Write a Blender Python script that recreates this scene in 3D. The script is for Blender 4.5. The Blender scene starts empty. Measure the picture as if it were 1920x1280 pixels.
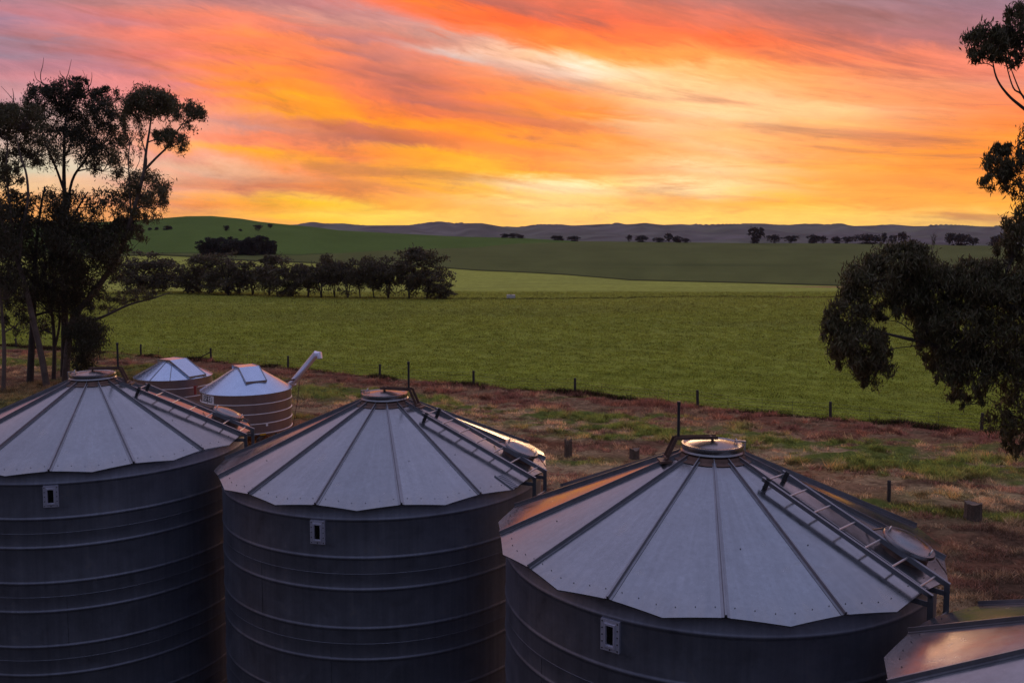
import bpy, bmesh, math, random
import numpy as np
from mathutils import Vector, Matrix

S = bpy.context.scene
COL = S.collection
PI = math.pi
# ------------------------------------------------------------------ camera
F, PITCH, YH, H = 1670.0, 0.078, 450.0, 12.0          # focal (px of a 1920 wide frame), pitch, horizon row, eye height
CY = YH - 640 + F * math.tan(PITCH)
cam_d = bpy.data.cameras.new('camera'); cam = bpy.data.objects.new('camera', cam_d); COL.objects.link(cam)
cam_d.sensor_width = 36; cam_d.lens = 36 * F / 1920; cam_d.shift_y = CY / 1920
cam_d.clip_start = 0.1; cam_d.clip_end = 30000
cam.location = (0, 0, H); cam.rotation_euler = (PI / 2 - PITCH, 0, 0)
S.camera = cam
S.view_settings.view_transform = 'Standard'; S.view_settings.look = 'None'
S.view_settings.exposure = 0.3; S.view_settings.gamma = 1
S.cycles.max_bounces = 8; S.cycles.transparent_max_bounces = 8

def lin(c):
    return tuple(((v / 255) / 12.92 if v / 255 <= 0.04045 else ((v / 255 + 0.055) / 1.055) ** 2.4) for v in c)

# ------------------------------------------------------------------ node helper
class NT:
    def __init__(s, tree): s.t = tree; s.n = tree.nodes; s.l = tree.links
    def node(s, typ, **kw):
        n = s.n.new(typ)
        for k, v in kw.items(): setattr(n, k, v)
        return n
    def set(s, sock, v):
        if hasattr(v, 'is_linked'): s.l.new(v, sock)
        else: sock.default_value = v
    def math(s, op, a, b=0.0, c=0.0, clamp=False):
        n = s.node('ShaderNodeMath', operation=op, use_clamp=clamp)
        s.set(n.inputs[0], a); s.set(n.inputs[1], b); s.set(n.inputs[2], c)
        return n.outputs[0]
    def sep(s, v):
        n = s.node('ShaderNodeSeparateXYZ'); s.set(n.inputs[0], v); return n.outputs
    def comb(s, x, y, z):
        n = s.node('ShaderNodeCombineXYZ'); s.set(n.inputs[0], x); s.set(n.inputs[1], y); s.set(n.inputs[2], z); return n.outputs[0]
    def noise(s, vec, scale, detail=4, rough=0.5, dist=0.0):
        n = s.node('ShaderNodeTexNoise'); s.set(n.inputs['Vector'], vec)
        n.inputs['Scale'].default_value = scale; n.inputs['Detail'].default_value = detail
        n.inputs['Roughness'].default_value = rough; n.inputs['Distortion'].default_value = dist
        return n.outputs['Fac']
    def ramp(s, fac, stops, interp='LINEAR'):
        n = s.node('ShaderNodeValToRGB'); cr = n.color_ramp; cr.interpolation = interp
        while len(cr.elements) > 1: cr.elements.remove(cr.elements[-1])
        cr.elements[0].position = stops[0][0]; cr.elements[0].color = (*stops[0][1], 1)
        for p, c in stops[1:]:
            e = cr.elements.new(p); e.color = (*c, 1)
        s.set(n.inputs[0], fac); return n.outputs[0]
    def mix(s, fac, a, b, mode='MIX'):
        n = s.node('ShaderNodeMix', data_type='RGBA', blend_type=mode)
        s.set(n.inputs[0], fac); s.set(n.inputs[6], a); s.set(n.inputs[7], b)
        return n.outputs[2]
    def rng(s, v, a, b, c=0.0, d=1.0, smooth=False):
        n = s.node('ShaderNodeMapRange', interpolation_type='SMOOTHSTEP' if smooth else 'LINEAR')
        s.set(n.inputs[0], v)
        for i, x in enumerate((a, b, c, d)): n.inputs[1 + i].default_value = x
        return n.outputs[0]
    def vmul(s, v, k):
        n = s.node('ShaderNodeVectorMath', operation='MULTIPLY'); s.set(n.inputs[0], v); n.inputs[1].default_value = k; return n.outputs[0]

# ------------------------------------------------------------------ sky (world)
SUN_AZ, SUN_EL = math.radians(8), math.radians(4)      # azimuth to the right of straight ahead
SKY_ROWS = [
 (8,  [(0,172,140,155),(150,190,145,150),(300,205,150,150),(450,190,140,145),(560,200,145,150),(640,235,140,120),(720,255,135,85),(790,255,145,60),(850,245,125,75),(900,200,120,110),(1000,225,125,100),(1100,205,125,110),(1200,205,125,115),(1300,200,135,130),(1400,185,140,145),(1550,175,140,150),(1700,165,135,150),(1920,160,135,155)]),
 (45, [(0,170,142,165),(100,200,140,150),(200,205,145,155),(300,225,140,130),(420,245,150,120),(520,240,150,125),(600,215,160,150),(700,200,150,150),(760,230,140,120),(850,255,130,70),(950,255,120,60),(1050,250,120,75),(1150,230,120,95),(1250,225,125,100),(1350,225,130,110),(1500,195,130,130),(1650,180,135,140),(1900,168,130,148)]),
 (80, [(0,165,145,165),(100,175,140,155),(200,220,145,140),(300,240,145,125),(400,250,145,110),(480,255,155,95),(580,245,150,110),(660,205,145,145),(760,225,150,135),(850,210,165,155),(920,255,140,85),(1000,255,140,60),(1100,255,145,65),(1200,255,135,75),(1350,255,125,75),(1450,240,130,95),(1550,215,130,115),(1700,185,130,135),(1900,180,130,145)]),
 (110,[(0,165,145,165),(150,185,140,155),(300,230,140,130),(400,245,145,115),(500,255,155,90),(600,250,145,95),(680,200,135,130),(780,230,150,130),(860,225,205,200),(940,245,205,180),(1020,245,205,165),(1100,255,175,90),(1200,255,165,80),(1300,255,160,85),(1400,255,150,90),(1550,255,145,100),(1700,235,145,120),(1900,215,140,130)]),
 (137,[(0,190,145,160),(100,190,140,155),(250,200,140,150),(350,235,145,125),(430,255,155,85),(500,255,160,75),(560,255,150,80),(640,240,140,100),(720,205,130,120),(800,230,145,120),(900,245,160,120),(1000,235,190,170),(1080,255,235,215),(1150,255,225,185),(1250,255,205,140),(1350,255,190,120),(1450,255,175,105),(1600,250,160,110),(1750,240,150,120),(1900,235,145,125)]),
 (165,[(0,195,155,165),(100,215,155,165),(250,225,150,150),(350,225,145,140),(420,250,150,95),(480,255,165,50),(560,255,160,60),(620,245,140,85),(720,220,130,105),(800,205,125,115),(880,245,145,100),(960,250,160,100),(1040,250,165,115),(1120,250,200,160),(1200,255,220,170),(1300,255,215,160),(1400,255,200,140),(1500,255,185,120),(1650,245,165,120),(1800,235,160,125),(1900,225,150,130)]),
 (190,[(0,195,165,175),(250,230,160,160),(350,235,150,140),(430,240,150,110),(480,255,165,60),(560,255,180,20),(640,250,150,60),(720,230,130,90),(800,200,120,110),(860,225,130,95),(940,255,150,70),(1020,255,155,70),(1100,255,170,100),(1200,255,205,150),(1300,255,215,165),(1400,255,205,155),(1500,255,190,130),(1650,250,170,115),(1800,240,155,110),(1900,240,150,110)]),
 (217,[(0,200,190,195),(390,240,165,145),(480,250,170,110),(560,255,175,30),(640,255,170,20),(720,255,150,50),(800,225,125,85),(900,225,130,85),(970,220,130,95),(1060,255,160,50),(1140,250,150,70),(1240,240,190,150),(1330,250,215,170),(1450,255,215,160),(1550,255,205,150),(1650,235,175,130),(1750,240,160,110),(1900,255,150,90)]),
 (240,[(0,205,195,195),(390,235,170,150),(460,215,160,150),(560,230,150,110),(620,210,130,100),(700,215,130,95),(760,255,165,30),(850,255,160,20),(940,235,140,60),(1000,215,125,90),(1100,225,140,90),(1200,235,195,150),(1300,250,200,150),(1400,255,200,140),(1550,255,195,130),(1700,245,165,110),(1900,255,155,70)]),
 (262,[(0,210,195,190),(390,245,160,130),(500,245,150,110),(600,230,145,110),(680,190,120,105),(760,200,120,90),(850,240,140,60),(950,255,165,20),(1050,250,160,60),(1150,245,160,80),(1250,250,190,140),(1400,255,195,130),(1550,255,180,110),(1700,250,165,90),(1900,255,165,60)]),
 (288,[(0,210,205,190),(300,235,175,160),(380,255,180,110),(480,255,185,50),(560,255,170,70),(640,250,150,90),(720,255,160,60),(820,255,185,20),(900,245,150,70),(1000,240,145,75),(1100,255,165,80),(1250,250,180,120),(1350,250,200,150),(1500,255,180,110),(1650,255,175,75),(1800,255,165,60),(1900,255,160,60)]),
 (320,[(0,215,220,195),(200,225,215,195),(300,240,190,165),(380,235,195,170),(450,240,190,155),(560,255,170,110),(650,255,175,70),(750,255,180,50),(850,255,195,40),(950,255,185,50),(1050,255,165,70),(1180,245,175,115),(1300,250,215,170),(1380,255,215,160),(1500,255,185,100),(1650,255,170,70),(1800,255,160,70),(1900,255,165,65)]),
 (350,[(0,240,215,170),(200,235,200,170),(300,235,180,160),(400,240,170,130),(500,225,150,110),(600,240,155,90),(700,220,150,90),(800,255,185,60),(900,255,205,90),(1000,255,240,190),(1080,255,240,195),(1180,255,220,150),(1280,255,240,190),(1380,250,205,150),(1500,255,180,90),(1600,250,165,75),(1750,250,165,80),(1900,255,175,70)]),
 (381,[(0,255,195,110),(300,245,175,130),(400,255,175,90),(500,255,190,60),(580,255,215,40),(650,255,220,80),(720,255,190,70),(820,255,185,90),(900,255,200,120),(980,255,225,150),(1080,255,220,150),(1180,255,200,120),(1300,255,195,110),(1450,255,195,80),(1600,250,175,80),(1750,255,185,80),(1900,255,190,70)]),
 (412,[(0,255,195,100),(300,255,190,120),(450,255,195,90),(550,255,215,60),(640,255,225,90),(760,255,215,100),(900,255,210,110),(1050,255,215,130),(1200,255,215,120),(1400,255,215,110),(1600,255,215,110),(1750,255,220,120),(1900,255,215,110)]),
]
W = bpy.data.worlds.new('World'); S.world = W; W.use_nodes = True
def build_world():
    t = NT(W.node_tree); t.n.clear()
    out = t.node('ShaderNodeOutputWorld'); bg = t.node('ShaderNodeBackground')
    tc = t.node('ShaderNodeTexCoord'); d = tc.outputs['Generated']
    x, y, z = t.sep(d)
    hyp = t.math('SQRT', t.math('ADD', t.math('MULTIPLY', x, x), t.math('MULTIPLY', y, y)))
    phi = t.math('ARCTAN2', x, y)                                         # 0 = straight ahead, + to the right
    v = t.math('DIVIDE', z, t.math('MAXIMUM', y, t.math('MULTIPLY', hyp, 0.55)))
    # cloud deck coordinates: streaks run towards a point on the horizon 38 degrees to the right
    zz = t.math('ADD', t.math('MAXIMUM', z, 0.0), 0.05)
    ca, sa = math.cos(math.radians(40)), math.sin(math.radians(40))
    cx = t.math('DIVIDE', x, zz); cyy = t.math('DIVIDE', y, zz)
    along = t.math('ADD', t.math('MULTIPLY', cx, sa), t.math('MULTIPLY', cyy, ca))
    across = t.math('SUBTRACT', t.math('MULTIPLY', cx, ca), t.math('MULTIPLY', cyy, sa))
    st = t.noise(t.comb(t.math('MULTIPLY', along, 0.16), t.math('MULTIPLY', across, 1.1), 0.0), 1.0, 7, 0.62, 0.3)
    st2 = t.noise(t.comb(t.math('MULTIPLY', along, 0.35), t.math('MULTIPLY', across, 2.6), 5.3), 1.0, 6, 0.65, 0.6)
    # finer wisps: level near the horizon, sloping down to the right higher up
    m = t.math('MULTIPLY', t.rng(v, 0.02, 0.2, smooth=True), 0.24)
    q = t.math('ADD', v, t.math('MULTIPLY', phi, m))
    w1 = t.noise(t.comb(t.math('MULTIPLY', phi, 4.0), t.math('MULTIPLY', q, 26.0), 1.0), 1.0, 8, 0.60, 0.5)
    w2 = t.noise(t.comb(t.math('MULTIPLY', phi, 15.0), t.math('MULTIPLY', q, 60.0), 7.0), 1.0, 8, 0.68, 0.9)
    puff = t.noise(t.comb(t.math('MULTIPLY', phi, 9.0), t.math('MULTIPLY', v, 22.0), 2.0), 1.0, 7, 0.62, 0.5)
    s1 = t.math('SUBTRACT', st, 0.5); s2 = t.math('SUBTRACT', st2, 0.5); s3 = t.math('SUBTRACT', puff, 0.5)
    f1 = t.math('SUBTRACT', w1, 0.5); f2 = t.math('SUBTRACT', w2, 0.5)
    # warp the lookup by the streaks
    vw = t.math('ADD', v, t.math('ADD', t.math('ADD', t.math('MULTIPLY', f1, 0.026), t.math('MULTIPLY', f2, 0.022)), t.math('ADD', t.math('MULTIPLY', s1, 0.012), t.math('MULTIPLY', s3, 0.010))))
    pw = t.math('ADD', phi, t.math('ADD', t.math('MULTIPLY', f1, 0.06), t.math('MULTIPLY', s3, 0.035)))
    P0 = math.radians(40)
    kk = t.rng(phi, -0.45, 0.40, 5.2, 3.4)                                # how far a band drifts sideways as it drops
    def upos(px): return (math.atan((px - 960) / F) + P0) / (2 * P0)
    col = None
    rows = [((450 - py) / 1670.0, [(upos(p[0]), lin(p[1:])) for p in st_]) for py, st_ in SKY_ROWS][::-1]   # from the horizon up
    for i, (vv, stops) in enumerate(rows):
        u = t.rng(t.math('SUBTRACT', pw, t.math('MULTIPLY', t.math('SUBTRACT', vv, vw), kk)), -P0, P0)
        c = t.ramp(u, stops)
        if col is None: col = c
        else: col = t.mix(t.rng(vw, rows[i - 1][0], vv, smooth=True), col, c)
    # thin bands of unlit and lit cloud
    col = t.mix(t.math('MULTIPLY', t.rng(f1, 0.02, 0.20, smooth=True), 0.46), col, (*lin((178, 118, 116)), 1))
    col = t.mix(t.math('MULTIPLY', t.rng(f2, 0.06, 0.22, smooth=True), 0.14), col, (*lin((176, 108, 112)), 1))
    rip = t.noise(t.comb(t.math('MULTIPLY', phi, 34.0), t.math('MULTIPLY', q, 130.0), 3.0), 1.0, 6, 0.7, 1.2)
    k = t.math('ADD', t.math('ADD', 0.89, t.math('MULTIPLY', rip, 0.18)), t.math('ADD', t.math('MULTIPLY', f2, -0.45), t.math('ADD', t.math('MULTIPLY', f1, -0.55), t.math('MULTIPLY', s3, 0.35))))
    vm = t.node('ShaderNodeVectorMath', operation='SCALE'); t.set(vm.inputs[0], col); t.set(vm.inputs[3], k); col = vm.outputs[0]
    tint = t.node('ShaderNodeVectorMath', operation='MULTIPLY'); t.set(tint.inputs[0], col); tint.inputs[1].default_value = (0.92, 0.815, 0.78); col = tint.outputs[0]
    gm = t.node('ShaderNodeGamma'); gm.inputs['Gamma'].default_value = 1.16; t.set(gm.inputs['Color'], col); col = gm.outputs[0]
    # upper sky and the sky behind, away from the afterglow
    el = t.math('ARCTAN2', z, hyp)
    up = t.ramp(t.rng(el, 0.0, PI / 2), [(0.0, lin((150, 120, 135))), (0.18, lin((172, 138, 152))), (0.30, lin((172, 156, 182))), (0.5, lin((150, 158, 198))), (1.0, lin((146, 164, 210)))])
    up = t.mix(t.math('MULTIPLY', t.rng(s1, -0.2, 0.2), 0.25), up, (*lin((190, 150, 160)), 1))
    col = t.mix(t.rng(vw, 0.27, 0.42, smooth=True), col, up)
    back = t.ramp(t.rng(el, 0.0, PI / 2), [(0.0, lin((38, 38, 50))), (0.12, lin((58, 58, 76))), (0.3, lin((104, 108, 138))), (0.6, lin((146, 154, 190))), (1.0, lin((158, 168, 204)))])
    col = t.mix(t.rng(t.math('ABSOLUTE', phi), 0.75, 2.2, smooth=True), col, back)
    # the afterglow's own clear-air light
    sk = t.node('ShaderNodeTexSky', sky_type='NISHITA'); sk.sun_disc = False
    sk.sun_elevation = SUN_EL; sk.sun_rotation = SUN_AZ
    nis = t.node('ShaderNodeVectorMath', operation='SCALE'); t.set(nis.inputs[0], sk.outputs[0]); nis.inputs[3].default_value = 0.004
    add = t.node('ShaderNodeVectorMath', operation='ADD'); t.set(add.inputs[0], col); t.set(add.inputs[1], nis.outputs[0]); col = add.outputs[0]
    # below the horizon
    col = t.mix(t.rng(z, -0.03, 0.0), (0.02, 0.018, 0.015, 1), col)
    t.set(bg.inputs[0], col); bg.inputs[1].default_value = 1.0
    t.l.new(bg.outputs[0], out.inputs[0])
build_world()
# ------------------------------------------------------------------ sun: the glow low on the horizon ahead
sun_d = bpy.data.lights.new('sun', 'SUN'); sun = bpy.data.objects.new('sun', sun_d); COL.objects.link(sun)
sun_d.energy = 0.35; sun_d.angle = math.radians(14); sun_d.color = (1.0, 0.62, 0.35)
_sd = Vector((math.sin(SUN_AZ) * math.cos(SUN_EL), math.cos(SUN_AZ) * math.cos(SUN_EL), math.sin(SUN_EL)))
sun.rotation_euler = _sd.to_track_quat('Z', 'Y').to_euler(); sun.location = (0, 40, 60)
# ------------------------------------------------------------------ picture <-> world helpers (used to read distances off the photograph)
_c, _s = math.cos(PITCH), math.sin(PITCH)
def ray(u, v):
    a = (u - 960) / F; b = (640 + CY - v) / F
    return a, _c + b * _s, -_s + b * _c
def at(u, v, Y):
    r = ray(u, v); t = Y / r[1]
    return Vector((r[0] * t, Y, H + r[2] * t))
def rng_of(seed): return np.random.default_rng(seed)

# value noise
_perm = np.random.default_rng(77).random((256, 256))
def vnoise(x, y):
    x = np.asarray(x, float); y = np.asarray(y, float)
    xi = np.floor(x).astype(int); yi = np.floor(y).astype(int); fx = x - xi; fy = y - yi
    fx = fx * fx * (3 - 2 * fx); fy = fy * fy * (3 - 2 * fy)
    a = _perm[xi % 256, yi % 256]; b = _perm[(xi + 1) % 256, yi % 256]; c = _perm[xi % 256, (yi + 1) % 256]; d = _perm[(xi + 1) % 256, (yi + 1) % 256]
    return (a * (1 - fx) + b * fx) * (1 - fy) + (c * (1 - fx) + d * fx) * fy
def fbm(x, y, o=4):
    s = 0; a = 0.5; n = 0
    for i in range(o):
        s = s + a * vnoise(x + 17.3 * i, y + 9.1 * i); n += a; a *= 0.5; x = x * 2.03; y = y * 2.03
    return s / n
def sstep(a, b, x):
    t = np.clip((x - a) / (b - a), 0, 1); return t * t * (3 - 2 * t)

# ------------------------------------------------------------------ terrain shape
CREST_Y = 650.0
_crest = [(-900, 415), (0, 418), (200, 416), (284, 411), (353, 405.5), (400, 405), (455, 410), (491, 416), (530, 420), (586, 425), (637, 432), (747, 438), (860, 443.6), (969, 446), (1079, 452), (1407, 456), (1560, 456), (1700, 458), (1920, 462), (2900, 462)]
_cr_t = np.array([(p[0] - 960) / F for p in _crest]); _cr_z = np.array([at(p[0], p[1], CREST_Y).z for p in _crest])
def terrain(x, y):
    x = np.asarray(x, float); y = np.asarray(y, float)
    yy = np.maximum(y, 30.0); t = x / yy
    zc = np.interp(t, _cr_t, _cr_z)
    z = zc * sstep(215, CREST_Y + 40, y) / sstep(215, CREST_Y + 40, np.array(CREST_Y))
    beyond = np.clip(y - CREST_Y, 0, None)
    z = np.where(y > CREST_Y, zc - beyond * beyond / (beyond + 60) * 0.05, z)
    z = np.where(y > 1500, -25.0, np.maximum(z, -25.0))
    z = z + np.clip((y - 20) / 40, 0, 1) * 0.35 * (fbm(x * 0.05, y * 0.05, 2) - 0.5) * np.clip((400 - y) / 200, 0, 1)
    return z
def hit(u, v):
    r = ray(u, v); prev = None
    Y = 20.0
    while Y < 2000:
        P = (r[0] * Y / r[1], Y, H + r[2] * Y / r[1])
        if P[2] <= float(terrain(P[0], P[1])): return Vector((P[0], P[1], float(terrain(P[0], P[1]))))
        Y *= 1.002
    return None
def tz(x, y): return float(terrain(x, y))

# fence line, measured from the post feet
FENCE = [(264, 666), (396, 677), (540, 690), (712, 707), (888, 723), (1078, 737), (1308, 762), (1557, 785), (1840, 808)]
FP = np.array([hit(*p)[:2] for p in FENCE])
_fx = np.concatenate([[FP[0, 0] - 200], FP[:, 0], [FP[-1, 0] + 200]])
_fy = np.concatenate([[FP[0, 1] + 200 * 0.47], FP[:, 1], [FP[-1, 1] - 200 * 0.47]])
def fence_y(x): return np.interp(x, _fx, _fy)
def poly_y(pts):
    P = np.array([hit(*p)[:2] for p in pts]); o = np.argsort(P[:, 0]); P = P[o]
    return lambda x: np.interp(x, P[:, 0], P[:, 1])
_p = [hit(*p) for p in ((300, 552), (860, 561), (1000, 560.5), (1200, 558), (1400, 556.5), (1560, 557.5))]
TRK_X = np.array([p.x for p in _p]); TRK_Y = np.array([p.y for p in _p])
def track_y(x): return np.interp(x, np.concatenate([[TRK_X[0] - 300], TRK_X, [TRK_X[-1] + 300]]), np.concatenate([[TRK_Y[0] + 20], TRK_Y, [TRK_Y[-1] - 6]]))
_la = [hit(*p) for p in ((291, 478), (420, 487), (564, 492), (834, 502), (900, 507), (1064, 515), (1181, 525), (1560, 535), (1900, 545))]
LA_T = np.array([p.x / p.y for p in _la]); LA_Y = np.array([p.y for p in _la])
_lb = [hit(*p) for p in ((200, 474), (291, 475), (420, 476), (564, 478), (700, 471), (900, 463.5), (1079, 454.5))]
LB_T = np.array([p.x / p.y for p in _lb]); LB_Y = np.array([p.y for p in _lb])

# ------------------------------------------------------------------ colour of the land (albedo, linear)
C_FIELD = np.array((0.320, 0.350, 0.052)); C_FIELD2 = np.array((0.400, 0.395, 0.078)); C_FAR = np.array((0.150, 0.155, 0.050)); C_CROP = np.array((0.120, 0.170, 0.040))
C_RED = np.array((0.340, 0.150, 0.085)); C_SOIL = np.array((0.330, 0.110, 0.045)); C_TAN = np.array((0.640, 0.420, 0.215)); C_GREEN = np.array((0.215, 0.240, 0.055)); C_DARK = np.array((0.165, 0.095, 0.058))
def blob(x, y, cx, cy, rx, ry): return np.exp(-(((x - cx) / rx) ** 2 + ((y - cy) / ry) ** 2))
def land(x, y):
    """albedo and zone weights of the ground at x, y"""
    x = np.asarray(x, float); y = np.asarray(y, float)
    s = fence_y(x) - y                                     # metres towards the camera from the fence
    n1 = fbm(x * 0.18, y * 0.35, 4) - 0.5; n2 = fbm(x * 0.6 + 40, y * 1.1, 3) - 0.5; n3 = fbm(x * 0.05 + 7, y * 0.09, 3) - 0.5
    sw = s + n1 * 8 + n2 * 4.0
    n4 = fbm(x * 0.35 + 21, y * 0.6 + 3, 4) - 0.5; n5 = fbm(x * 1.3 + 5, y * 1.6, 3) - 0.5
    red = (1 - sstep(4.0, 8.5, sw)) * (1 - 0.85 * sstep(0.0, 0.10, n4 + n5 * 0.5))
    green = sstep(4.5, 8.5, sw) * (1 - sstep(11.0, 15.0, sw + n3 * 8)) * sstep(-0.20, 0.04, n4 + n5 * 0.7)
    soil = 0.75 * blob(x, y, hit(1500, 885).x, hit(1500, 885).y, 4.5, 1.6) + 0.9 * blob(x, y, -15, 57, 9, 3.5) + 0.6 * blob(x, y, hit(940, 830).x, hit(940, 830).y, 4, 1.5)
    g2 = blob(x, y, hit(1080, 866).x, hit(1080, 866).y, 2.6, 1.0) + 0.9 * blob(x, y, hit(1200, 905).x, hit(1200, 905).y, 2.2, .8)
    gy = np.interp(x, [12, 16, 20, 24, 34], [41.5, 40.2, 38.2, 37.2, 36.5])
    g3 = np.exp(-((y - gy) / 0.9) ** 2) * sstep(10, 14, x)
    g2 = np.clip(g2 + g3 + 0.6 * blob(x, y, hit(1760, 930).x, hit(1760, 930).y, 2.5, 1.0) + 0.9 * sstep(0.12, 0.22, n3 + n1 * 0.4) * (y > 44), 0, 1) * sstep(-0.25, 0.05, n2 + 0.1)
    dark = sstep(13, 19, s) * sstep(10, 20, x) * sstep(41, 38, y) * 0.8 + 0.6 * sstep(0.02, 0.16, n4 * 0.8 + n5 * 0.6) + 0.3 * sstep(0.02, 0.15, n2)
    c = C_TAN[None] * np.ones(x.shape + (1,)) if x.ndim else C_TAN
    def mx(c, k, w): w = np.clip(w, 0, 1)[..., None]; return c * (1 - w) + k * w
    c = mx(c, C_DARK, dark); c = mx(c, C_RED * 0.9, 0.55 * sstep(0.02, 0.14, n1 - n5 * 0.4)); c = mx(c, C_SOIL, soil * (0.7 + 0.6 * sstep(-0.1, 0.1, n5))); c = mx(c, C_GREEN, green); c = mx(c, C_RED, red); c = mx(c, C_GREEN * 0.9, g2)
    # fallen leaves and rough ground under the left trees
    lt = blob(x, y, -38, 72, 16, 9); c = mx(c, C_DARK * 1.1 + 0.012 * (1 + n1[..., None]), lt * 0.75)
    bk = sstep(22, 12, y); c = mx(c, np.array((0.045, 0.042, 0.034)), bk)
    # beyond the fence: pasture, then crops on the rise
    fld = sstep(-0.5, 0.2, -s)
    nf = fbm(x * 0.012 + 3, y * 0.03, 3)
    k = np.clip((y - 60) / 150 + (nf - 0.5) * 0.8, 0, 1)[..., None]
    pas = C_FIELD * (1 - k) + C_FIELD2 * k
    pas = pas * (0.80 + 0.40 * fbm(x * 0.9, y * 0.5, 3))[..., None] * (0.90 + 0.20 * fbm(x * 0.02 + 4, y * 0.22, 3))[..., None]
    ln = x * 0.49 + y * 0.87; drill = np.sin(ln * 2 * PI / 3.4 + 3 * fbm(x * 0.01, y * 0.01, 2)) * np.clip((170 - y) / 90, 0, 1); pas = pas * (1 + 0.045 * drill[..., None] * (0.4 + 1.2 * fbm(x * 0.03 + 60, y * 0.03, 2))[..., None])
    yel = sstep(0.58, 0.72, fbm(x * 0.035 + 11, y * 0.07 + 5, 3))[..., None]
    pas = pas * (1 - yel * 0.35) + np.array((0.30, 0.30, 0.07)) * yel * 0.35
    t = x / np.maximum(y, 1)
    la = np.interp(t, LA_T, LA_Y); lb = np.interp(t, LB_T, LB_Y, right=9999)
    far = (y > la)
    fk = fbm(t * 30, y * 0.02, 3)[..., None]
    rows = (0.93 + 0.14 * fbm(x * 0.02 + 9, y * 0.35, 2))[..., None]
    cf = C_FAR * (0.86 + 0.28 * fk) * rows
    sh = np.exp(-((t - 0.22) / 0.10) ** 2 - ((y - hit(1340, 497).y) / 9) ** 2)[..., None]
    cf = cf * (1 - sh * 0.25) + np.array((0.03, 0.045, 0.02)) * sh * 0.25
    cc = C_CROP * (0.85 + 0.3 * fk) * rows
    crop = sstep(-6, 6, y - lb)[..., None]
    cf = cf * (1 - crop) + cc * crop
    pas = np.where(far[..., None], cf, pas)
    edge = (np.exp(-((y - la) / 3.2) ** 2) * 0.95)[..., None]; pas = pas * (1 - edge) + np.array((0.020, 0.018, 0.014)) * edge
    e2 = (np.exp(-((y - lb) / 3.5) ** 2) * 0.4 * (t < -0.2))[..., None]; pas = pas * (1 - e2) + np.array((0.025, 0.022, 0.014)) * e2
    trk = y - track_y(x)
    e3 = (np.exp(-(trk / 1.3) ** 2) * 0.9)[..., None]; pas = pas * (1 - e3) + np.array((0.026, 0.02, 0.013)) * e3
    rd = (blob(x, y, hit(1556, 538).x, hit(1556, 538).y, 10, 3) + 0.8 * np.exp(-(trk / 0.7) ** 2) * blob(x, y, hit(1490, 556).x, 188, 6, 30))[..., None]; rd = np.clip(rd, 0, 1); pas = pas * (1 - rd) + C_RED * 1.2 * rd
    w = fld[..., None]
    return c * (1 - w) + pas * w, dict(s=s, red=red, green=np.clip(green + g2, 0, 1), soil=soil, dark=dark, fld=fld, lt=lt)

# ------------------------------------------------------------------ mesh helpers
def link(name, me, parent=None, mat=None, loc=None):
    o = bpy.data.objects.new(name, me); COL.objects.link(o)
    if parent is not None: o.parent = parent
    if loc is not None: o.location = loc
    if mat is not None and me is not None and hasattr(me, 'materials'):
        for m in (mat if isinstance(mat, (list, tuple)) else [mat]): me.materials.append(m)
    return o
def np_mesh(name, verts, faces, cols=None, smooth=False):
    verts = np.asarray(verts, np.float32); faces = np.asarray(faces, np.int32); k = faces.shape[1]
    me = bpy.data.meshes.new(name); me.vertices.add(len(verts)); me.vertices.foreach_set('co', verts.ravel())
    me.loops.add(faces.size); me.loops.foreach_set('vertex_index', faces.ravel())
    me.polygons.add(len(faces)); me.polygons.foreach_set('loop_start', np.arange(0, faces.size, k, dtype=np.int32))
    me.polygons.foreach_set('use_smooth', np.full(len(faces), smooth))
    if cols is not None:
        a = me.color_attributes.new('tint', 'FLOAT_COLOR', 'POINT')
        a.data.foreach_set('color', np.concatenate([np.asarray(cols, np.float32), np.ones((len(verts), 1), np.float32)], 1).ravel())
    me.update(calc_edges=True); me.validate(); return me
def tag(o, label=None, cat=None, group=None, kind=None):
    if label: o['label'] = label
    if cat: o['category'] = cat
    if group: o['group'] = group
    if kind: o['kind'] = kind
    return o
def thing(name, label, cat, loc=(0, 0, 0), rz=0, group=None):
    o = bpy.data.objects.new(name, None); COL.objects.link(o); o.location = loc; o.rotation_euler = (0, 0, rz); o.empty_display_size = 0.3
    return tag(o, label, cat, group)
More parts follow.
